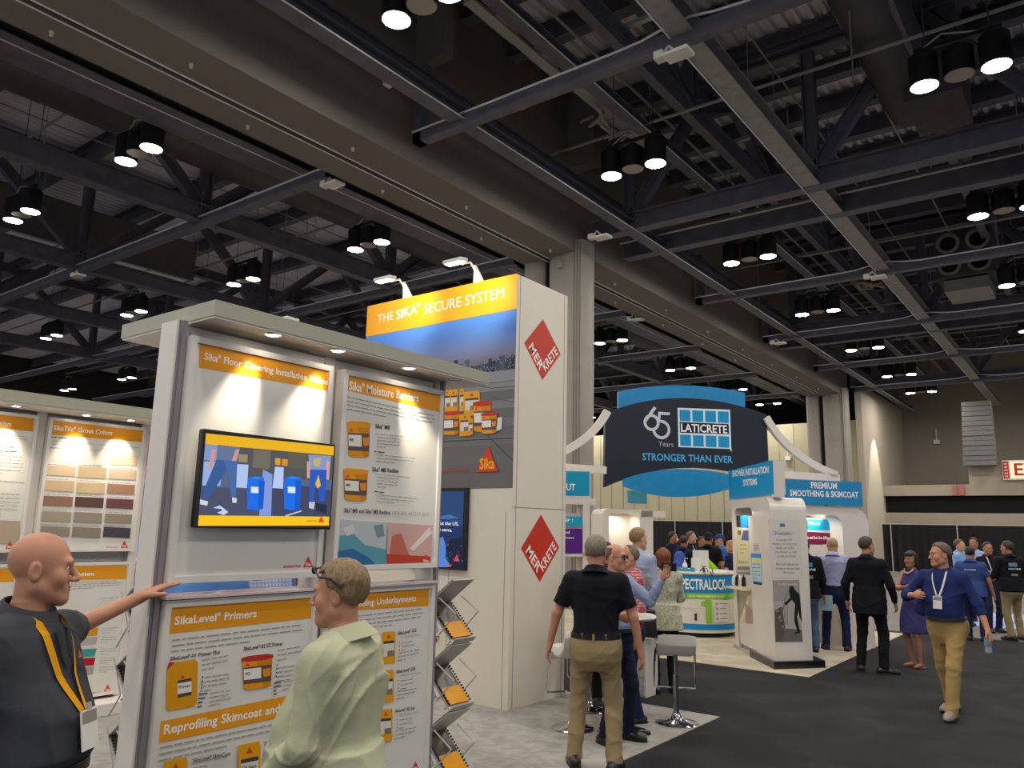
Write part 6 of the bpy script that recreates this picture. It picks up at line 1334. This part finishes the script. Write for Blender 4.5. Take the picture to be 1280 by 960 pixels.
# 9 woman with the red hair and black bag
p = feet_at(831, 866); fc = vaz(826)-12
I = person('red-haired woman in a mottled olive blouse seen from behind', p, fc, h=1.64, res=.012, hres=.007, sk='fair', hair='bob', haircol='#7a3f1e', female=True, shirt=patterned('cloth_mottled', '#8f9078', '#c3c2a8', 34, 'n'), trou=f_black, tuck=False, hem=-.18, sleeve='long', collar=False, build=1.15, hands={'L': (-.05, .25, 1.15), 'R': (.1, .28, 1.1)}, sd=4)
gw = I['gw']; b = thing('shoulder_bag', 'black leather bag hanging at the red-haired woman\'s left hip', 'bag', gw(v3(-.27, -.05, .78))); m_bag = M('black_leather', '#1b1b1e', .35)
V_ = [gw(v3(*q)) for q in ((-.40, -.20, .66), (-.13, -.26, .64), (-.15, -.25, .95), (-.38, -.19, .96))]; nrm = ((V_[1]-V_[0]).cross(V_[2]-V_[0])).normalized(); nrm = nrm if nrm.dot(EYE-V_[0]) > 0 else -nrm
MB().prism(V_, nrm, .10).build('body', m_bag, b, bevel=.02); MB().prism([V_[0].lerp(V_[2], .12)+nrm*.1, V_[1].lerp(V_[3], .12)+nrm*.1, V_[1].lerp(V_[2], .6)+nrm*.1, V_[0].lerp(V_[3], .6)+nrm*.1], nrm, .02).build('front_pocket', m_bag, b, bevel=.008)
MB().tube([V_[3]+nrm*.05, gw(v3(-.2, -.17, 1.15)), gw(v3(.0, -.15, 1.33)), gw(v3(.1, -.06, 1.43)), gw(v3(.1, .05, 1.4))], .012, 6).build('strap', m_bag, b, smooth=True)
# 10 group beyond the counter
far = dict(res=.02, hres=.011, detail=True)
def backp(I, col, label, col2=None):
    gw = I['gw']; s = I['s']; b = thing('backpack', label, 'backpack', gw(I['tp'](0, -.2, .3))); G_ = Fld(v3(-.3, -.45, .9), v3(.3, 0, 1.6), .02)
    G_.cone(v3(0, -.20*s, 1.10*s), v3(0, -.19*s, 1.32*s), .14*s, .12*s, .02, flat=(0, 1, 0), ff=.7); G_.cone(v3(0, -.27*s, 1.08*s), v3(0, -.26*s, 1.16*s), .09*s, .085*s, .02, flat=(0, 1, 0), ff=.6); V, Q = G_.mesh()
    V = np.array([tuple(gw(v)) for v in V]); Vl = V-np.array(W[b].translation); npmesh('pack_body', Vl, Q, fabric('pack'+col, col), b)
    for sx in (-1, 1): MB().tube([gw(I['tp'](sx*.09*s, -.13*s, .1*s)), gw(I['tp'](sx*.1*s, -.13*s, .42*s)), gw(I['tp'](sx*.095*s, -.02, .49*s)), gw(I['tp'](sx*.1*s, .11*s, .38*s))], .014, 5).build('strap', fabric('pack'+(col2 or col), col2 or col), b)
I = person('dark-suited man wearing a white mask beyond the counter', dist_at(841, 18.6), vaz(841)+135, h=1.82, sk='tan', hair='short', haircol='#1f1a18', shirt=fabric('dark_suit', '#1a1f30'), trou=fabric('dark_suit', '#1a1f30'), sleeve='long', jacket=True, tuck=False, hem=-.2, headyaw=-35, **far)
mb = MB(); mb.ell(I['gw'](I['H'](0, .088, -.05)), (.045, .03, .042), 10, 6, I['Rwh']); tag(mb.build('face_mask', m_white, smooth=True), 'white face mask on the dark-suited man', 'mask')
I = person('dark-haired man with a blue backpack facing away beyond the counter', dist_at(855, 17.6), vaz(855)+30, h=1.74, sk='tan', hair='short', haircol='#1c1a1c', shirt=f_navy, trou=f_black, hands={'R': (.3, .3, 1.1)}, **far); backp(I, '#4a62b8', 'blue and grey backpack worn by the man beyond the counter', '#55565c')
I = person('man in a black suit jacket with a white lanyard beyond the counter', dist_at(864, 18.2), vaz(864)+118, h=1.84, sk='fair', hair='short', haircol='#5a3f2e', shirt=f_suit, trou=f_suit, sleeve='long', jacket=True, tuck=False, hem=-.2, hands={'R': (.1, .3, 1.12)}, headyaw=-10, **far); lanyard(I, '#dcdcd8')
I = person('dark-haired person in black at the middle of the group beyond the counter', dist_at(877, 19.4), vaz(877)+150, h=1.72, sk='tan', hair='long', haircol='#2a211c', shirt=f_black, trou=f_black, **far)
I = person('man in a black cap and black tee with a lime green bag', dist_at(886, 17.2), vaz(886)+20, h=1.82, sk='tan', hair='short', haircol='#17151a', hat=('#1a1a1e', '#1a1a1e', 1), shirt=f_black, trou=f_black, build=1.12, **far)
q = I['gw'](I['tp'](.02, -.2, .18)); mb = MB(); G_ = Fld(v3(-.3, -.45, .75), v3(.4, .0, 1.4), .02); G_.cone(v3(.0, -.19, 1.22), v3(.17, -.2, 1.02), .09, .12, .02, flat=(0, 1, 0), ff=.6); V, Q = G_.mesh(); V = np.array([tuple(I['gw'](v)) for v in V]); o = npmesh('sling_bag', V, Q, fabric('lime', '#9ccf2e'), None) if False else None
gb = thing('sling_bag', 'lime green sling bag on the back of the man in black', 'bag', q); npmesh('bag_body', V-np.array(q), Q, fabric('lime', '#9ccf2e'), gb); MB().tube([I['gw'](v3(.0, -.17, 1.28)), I['gw'](v3(-.08, -.12, 1.42)), I['gw'](v3(-.1, .0, 1.46))], .012, 5).build('strap', f_black, gb)
I = person('man in a blue cap and blue tee beyond the counter', dist_at(901, 18.0), vaz(901)-120, h=1.79, sk='fair', hair='short', haircol='#4a382c', hat=('#27427e', '#27427e', 1), shirt=fabric('royal_tee', '#3f67b5'), trou=f_navy, hands={'R': (.05, .3, 1.2), 'L': (-.05, .3, 1.15)}, **far)
I = person('blonde woman in a navy dress partly hidden by the near kiosk', dist_at(915, 16.4), vaz(912)-60, h=1.68, sk='fair', hair='bob', haircol='#b3813f', female=True, shirt=f_navy, skirt=f_navy, sleeve='short', collar=False, **far)
# 12..16 around the right kiosk
p = feet_at(1011, 815); I = person('man in a black team jacket and jeans behind the near kiosk', p, vaz(1011)-8, h=1.78, res=.014, hres=.009, sk='fair', hair='short', haircol='#4a3a2e', shirt=f_black, trou=fabric('jeans', '#4d6585', var=.2), sleeve='long', tuck=False, hem=-.12, build=1.08, sd=1.3)
back_text(I, 'TEAM', -.02, .14, .30, .035); chest_mark(I, .03, .39, .13, .07, '#3f9ac8', front=-1, name='back_logo'); chest_mark(I, .03, .2, .14, .05, '#8b8f92', front=-1, name='back_patch')
w_ = I['wr']['R']; q = I['gw'](w_+v3(.02, .05, -.1)); tag(MB().box(q.x-.1, q.x+.1, q.y-.01, q.y+.01, q.z-.14, q.z+.1).build('leaflet', M('leaflet_blue', '#9cc4cf', .4)), 'pale blue leaflet in the hand of the man in the team jacket', 'leaflet')
p = feet_at(1047, 813); I = person('grey-haired man in a lavender shirt and navy trousers seen from behind', p, vaz(1047)+4, h=1.80, res=.013, hres=.008, sk='pink', hair='fringe', haircol='#a98f6c', shirt=fabric('lavender', '#a5a8cb'), trou=fabric('ink_trousers', '#1b2245'), sleeve='short', build=1.15, belly=.05, headpitch=12, hands={'R': (.2, .28, 1.1), 'L': (-.2, .28, 1.1)}, feet={'R': (.15, 0, 8), 'L': (-.17, 0, -20)}, sd=1.9)
p = dist_at(1058, 14.6); person('sandy-haired visitor mostly hidden behind the lavender shirt', p, vaz(1058)+150, h=1.62, sk='fair', hair='long', haircol='#a07c50', shirt=patterned('cloth_check2', '#8a4a50', '#c3a3a0', 12), trou=f_khaki, **far)
p = feet_at(1072, 798); I = person('man in a red and blue cap and dark shorts behind the black suit', p, vaz(1072)+70, h=1.76, sk='tan', hair='short', haircol='#3a2c24', hat=('#2b3f9c', '#c0262e', -1), shirt=M('cloth_white_tee', '#c9c9cc', .8), trou=fabric('grey_shorts', '#4a4745'), shorts=True, res=.014, hres=.009)
p = feet_at(1092, 841); I = person('man in a black suit with short dark hair seen from behind', p, vaz(1092)+16, h=1.83, res=.013, hres=.008, sk='pink', hair='short', haircol='#3f3229', shirt=f_suit, trou=f_suit, sleeve='long', jacket=True, tuck=False, hem=-.21, build=1.05, feet={'L': (-.17, .03, -25), 'R': (.14, 0, 60)}, hands={'R': (.30, .12, .93), 'L': (-.30, .02, .92)}, headyaw=30, sd=2.3)
mb = MB(); mb.lathe([(.062, 0), (.062, .02), (.055, .02)], I['gw'](I['neck']-v3(0, 0, -.002)), 18); mb.build('shirt_collar', m_white, I['t'])
p = feet_at(1148, 834); I = person('smiling dark-haired woman in a violet dress with folded arms', p, vaz(1148)-140, h=1.63, res=.012, hres=.0065, sk='tan', hair='bob', haircol='#241a18', female=True, shirt=fabric('violet', '#413c70'), skirt=fabric('violet', '#413c70'), sleeve='none', collar=False, shoes=None, build=1.08,
           hands={'R': (-.10, .24, 1.12), 'L': (.12, .20, 1.10)}, poles={'R': (1, -.1, -.6), 'L': (-1, -.1, -.6)}, headyaw=-12, feet={'R': (.07, .02, 10), 'L': (-.08, .05, -10)}, sd=1.1)
for q in ('R', 'L'):
    a = I['gw'](I['an'][q]); mb = MB(); mb.ell((a.x, a.y, .014), (.06, .12, .008), 12, 4, W[I['t']].to_3x3()); mb.build('sandal', M('red_sandal', '#5a2320', .6), I['t'])
mb = MB(); n = 14
for i in range(n): t_ = PI*i/(n-1); q = I['gw'](I['tp'](.07*math.cos(t_), .06+.045*math.sin(t_), .485-.055*math.sin(t_))); mb.ell(q, (.011,)*3, 6, 4)
mb.build('bead_necklace', M('pale_beads', '#cdbf9a', .4), I['t'])
# 17 the walker
p = feet_at(1193, 896); fc = vaz(1186)-158
I = person('man in a blue shirt and tan chinos walking towards us with a bottle', p, fc, h=1.79, res=.011, hres=.006, sk='pink', hair='short', haircol='#5d493a', shirt=fabric('cobalt', '#1f2c5e', bump=.2), trou=fabric('tan_chinos', '#a68c58', bump=.15), shoes='#8a8076', belt='#23262e', sleeve='roll', belly=.06, build=1.08, tuck=True,
           feet={'R': (.10, -.22, 12), 'L': (-.06, .20, -6)}, hands={'R': (.19, .27, 1.22), 'L': (-.46, .10, .83)}, poles={'R': (1, -.2, -.8), 'L': (-.8, -.8, 0)}, headyaw=40, lean=2, sd=6)
lanyard(I, '#dfdbd3', low=.20)
gw = I['gw']; w_ = I['wr']['L']; q = gw(w_+v3(0, .02, -.1)); m_pet = M('clear_plastic', '#c8dce6', .08, trans=.7, var=0)
b = thing('water_bottle', 'small clear water bottle in the walking man\'s hand', 'bottle', q+Vector((0, 0, -.1))); MB().lathe([(.03, 0), (.033, .02), (.03, .07), (.033, .12), (.014, .17), (.014, .19)], q+Vector((0, 0, -.12)), 14).build('body', m_pet, b, smooth=True); MB().lathe([(.016, .185), (.016, .205)], q+Vector((0, 0, -.12)), 12).build('cap', m_white, b)
MB().lathe([(.034, .07), (.034, .11)], q+Vector((0, 0, -.12)), 14).build('label_band', M('blue_label', '#6c8fc0', .4), b)
b = thing('slung_jacket', 'dark blue jacket slung over the walking man\'s shoulder', 'jacket', gw(v3(.24, -.2, 1.2))); G_ = Fld(v3(.05, -.4, .85), v3(.55, .15, 1.55), .014); G_.cone(v3(.24, -.1, 1.40), v3(.32, -.16, 1.05), .05, .09, .02, flat=(0, 1, 0), ff=.6, fo=(.008, 1.5, 1)); V, Q = G_.mesh()
V = np.array([tuple(gw(v)) for v in V]); npmesh('cloth', V-np.array(W[b].translation), Q, fabric('jacket_blue', '#303a6e'), b)
# 18 group at the far right
I = person('brown-haired man in a pale blue shirt at the back of the right-hand group', dist_at(1200, 19.6), vaz(1200)+110, h=1.80, sk='fair', hair='short', haircol='#5a3c2a', shirt=fabric('sky', '#7fa3cf'), trou=f_navy, **far)
I = person('dark-haired man in a pale checked shirt facing us in the right-hand group', dist_at(1219, 20.7), vaz(1219)-165, h=1.84, sk='tan', hair='short', haircol='#1e1a1a', shirt=patterned('cloth_check3', '#8b9fca', '#b4bedb', 12), trou=f_navy, sleeve='long', hands={'R': (-.02, .25, 1.3), 'L': (-.2, .2, 1.1)}, **far)
I = person('black-haired man in a denim blue shirt with back lettering, seen from behind', dist_at(1213, 16.9), vaz(1213)+8, h=1.68, sk='tan', hair='short', haircol='#15141a', shirt=fabric('denim_shirt', '#344a80'), trou=f_navy, tuck=False, sleeve='short', build=1.2, belly=.05, res=.018, hres=.011); back_text(I, 'J & K FLOORING', -.10, .10, .36, .022)
p = feet_at(1243, 790); I = person('man in a black tee and jeans with folded arms and a white lanyard', p, vaz(1243)+150, h=1.76, sk='tan', hair='short', haircol='#2a1f1a', shirt=f_black, trou=fabric('dark_jeans', '#222c44'), sleeve='short', hands={'R': (-.12, .24, 1.12), 'L': (.12, .20, 1.10)}, poles={'R': (1, 0, -.6), 'L': (-1, 0, -.6)}, res=.016, hres=.01); lanyard(I, '#dedcd8')
p = feet_at(1270, 800); I = person('man in a black printed long-sleeved top and khaki cargo trousers at the right edge', p, vaz(1270)-32, h=1.80, sk='tan', hair='short', haircol='#33261e', shirt=f_black, trou=fabric('cargo', '#8f7d5c'), sleeve='long', tuck=False, hem=-.1, build=1.12, headyaw=-25, res=.015, hres=.01, hands={'L': (-.15, .3, 1.08)}, feet={'R': (.14, .05, 8), 'L': (-.14, -.12, -30)})
chest_mark(I, -.02, .38, .15, .07, '#6f8fa0', front=-1, name='back_logo'); back_text(I, 'LEAN TEAM', -.1, .12, .29, .03); chest_mark(I, .0, .2, .12, .04, '#7c8285', front=-1, name='back_patch')
# 19 visitors seen through the slot of the front kiosk
person('man in a sky blue shirt glimpsed through the slot of the front kiosk', dist_at(262, 5.6), vaz(262)+20, h=1.78, res=.016, hres=.012, sk='fair', hair='short', haircol='#4a3a2e', shirt=fabric('sky2', '#5f8fd0'), trou=f_navy, sleeve='long', build=1.15, ground=.012, detail=False)
I = person('man in a checked shirt and red tie glimpsed through the slot of the front kiosk', dist_at(318, 5.9), vaz(318)+165, h=1.80, res=.016, hres=.012, sk='fair', hair='short', haircol='#6a5a4a', shirt=patterned('cloth_check4', '#8f9cc4', '#c3c9dd', 12), trou=f_navy, sleeve='long', build=1.15, ground=.012, detail=False); chest_mark(I, 0, .34, .05, .3, '#a82238', name='tie')
person('man in a blue shirt further along behind the front kiosk', dist_at(352, 6.3), vaz(352)-80, h=1.78, res=.016, hres=.012, sk='tan', hair='short', haircol='#2a2320', shirt=fabric('blue3', '#4a6cab'), trou=f_black, sleeve='long', ground=.012, detail=False)
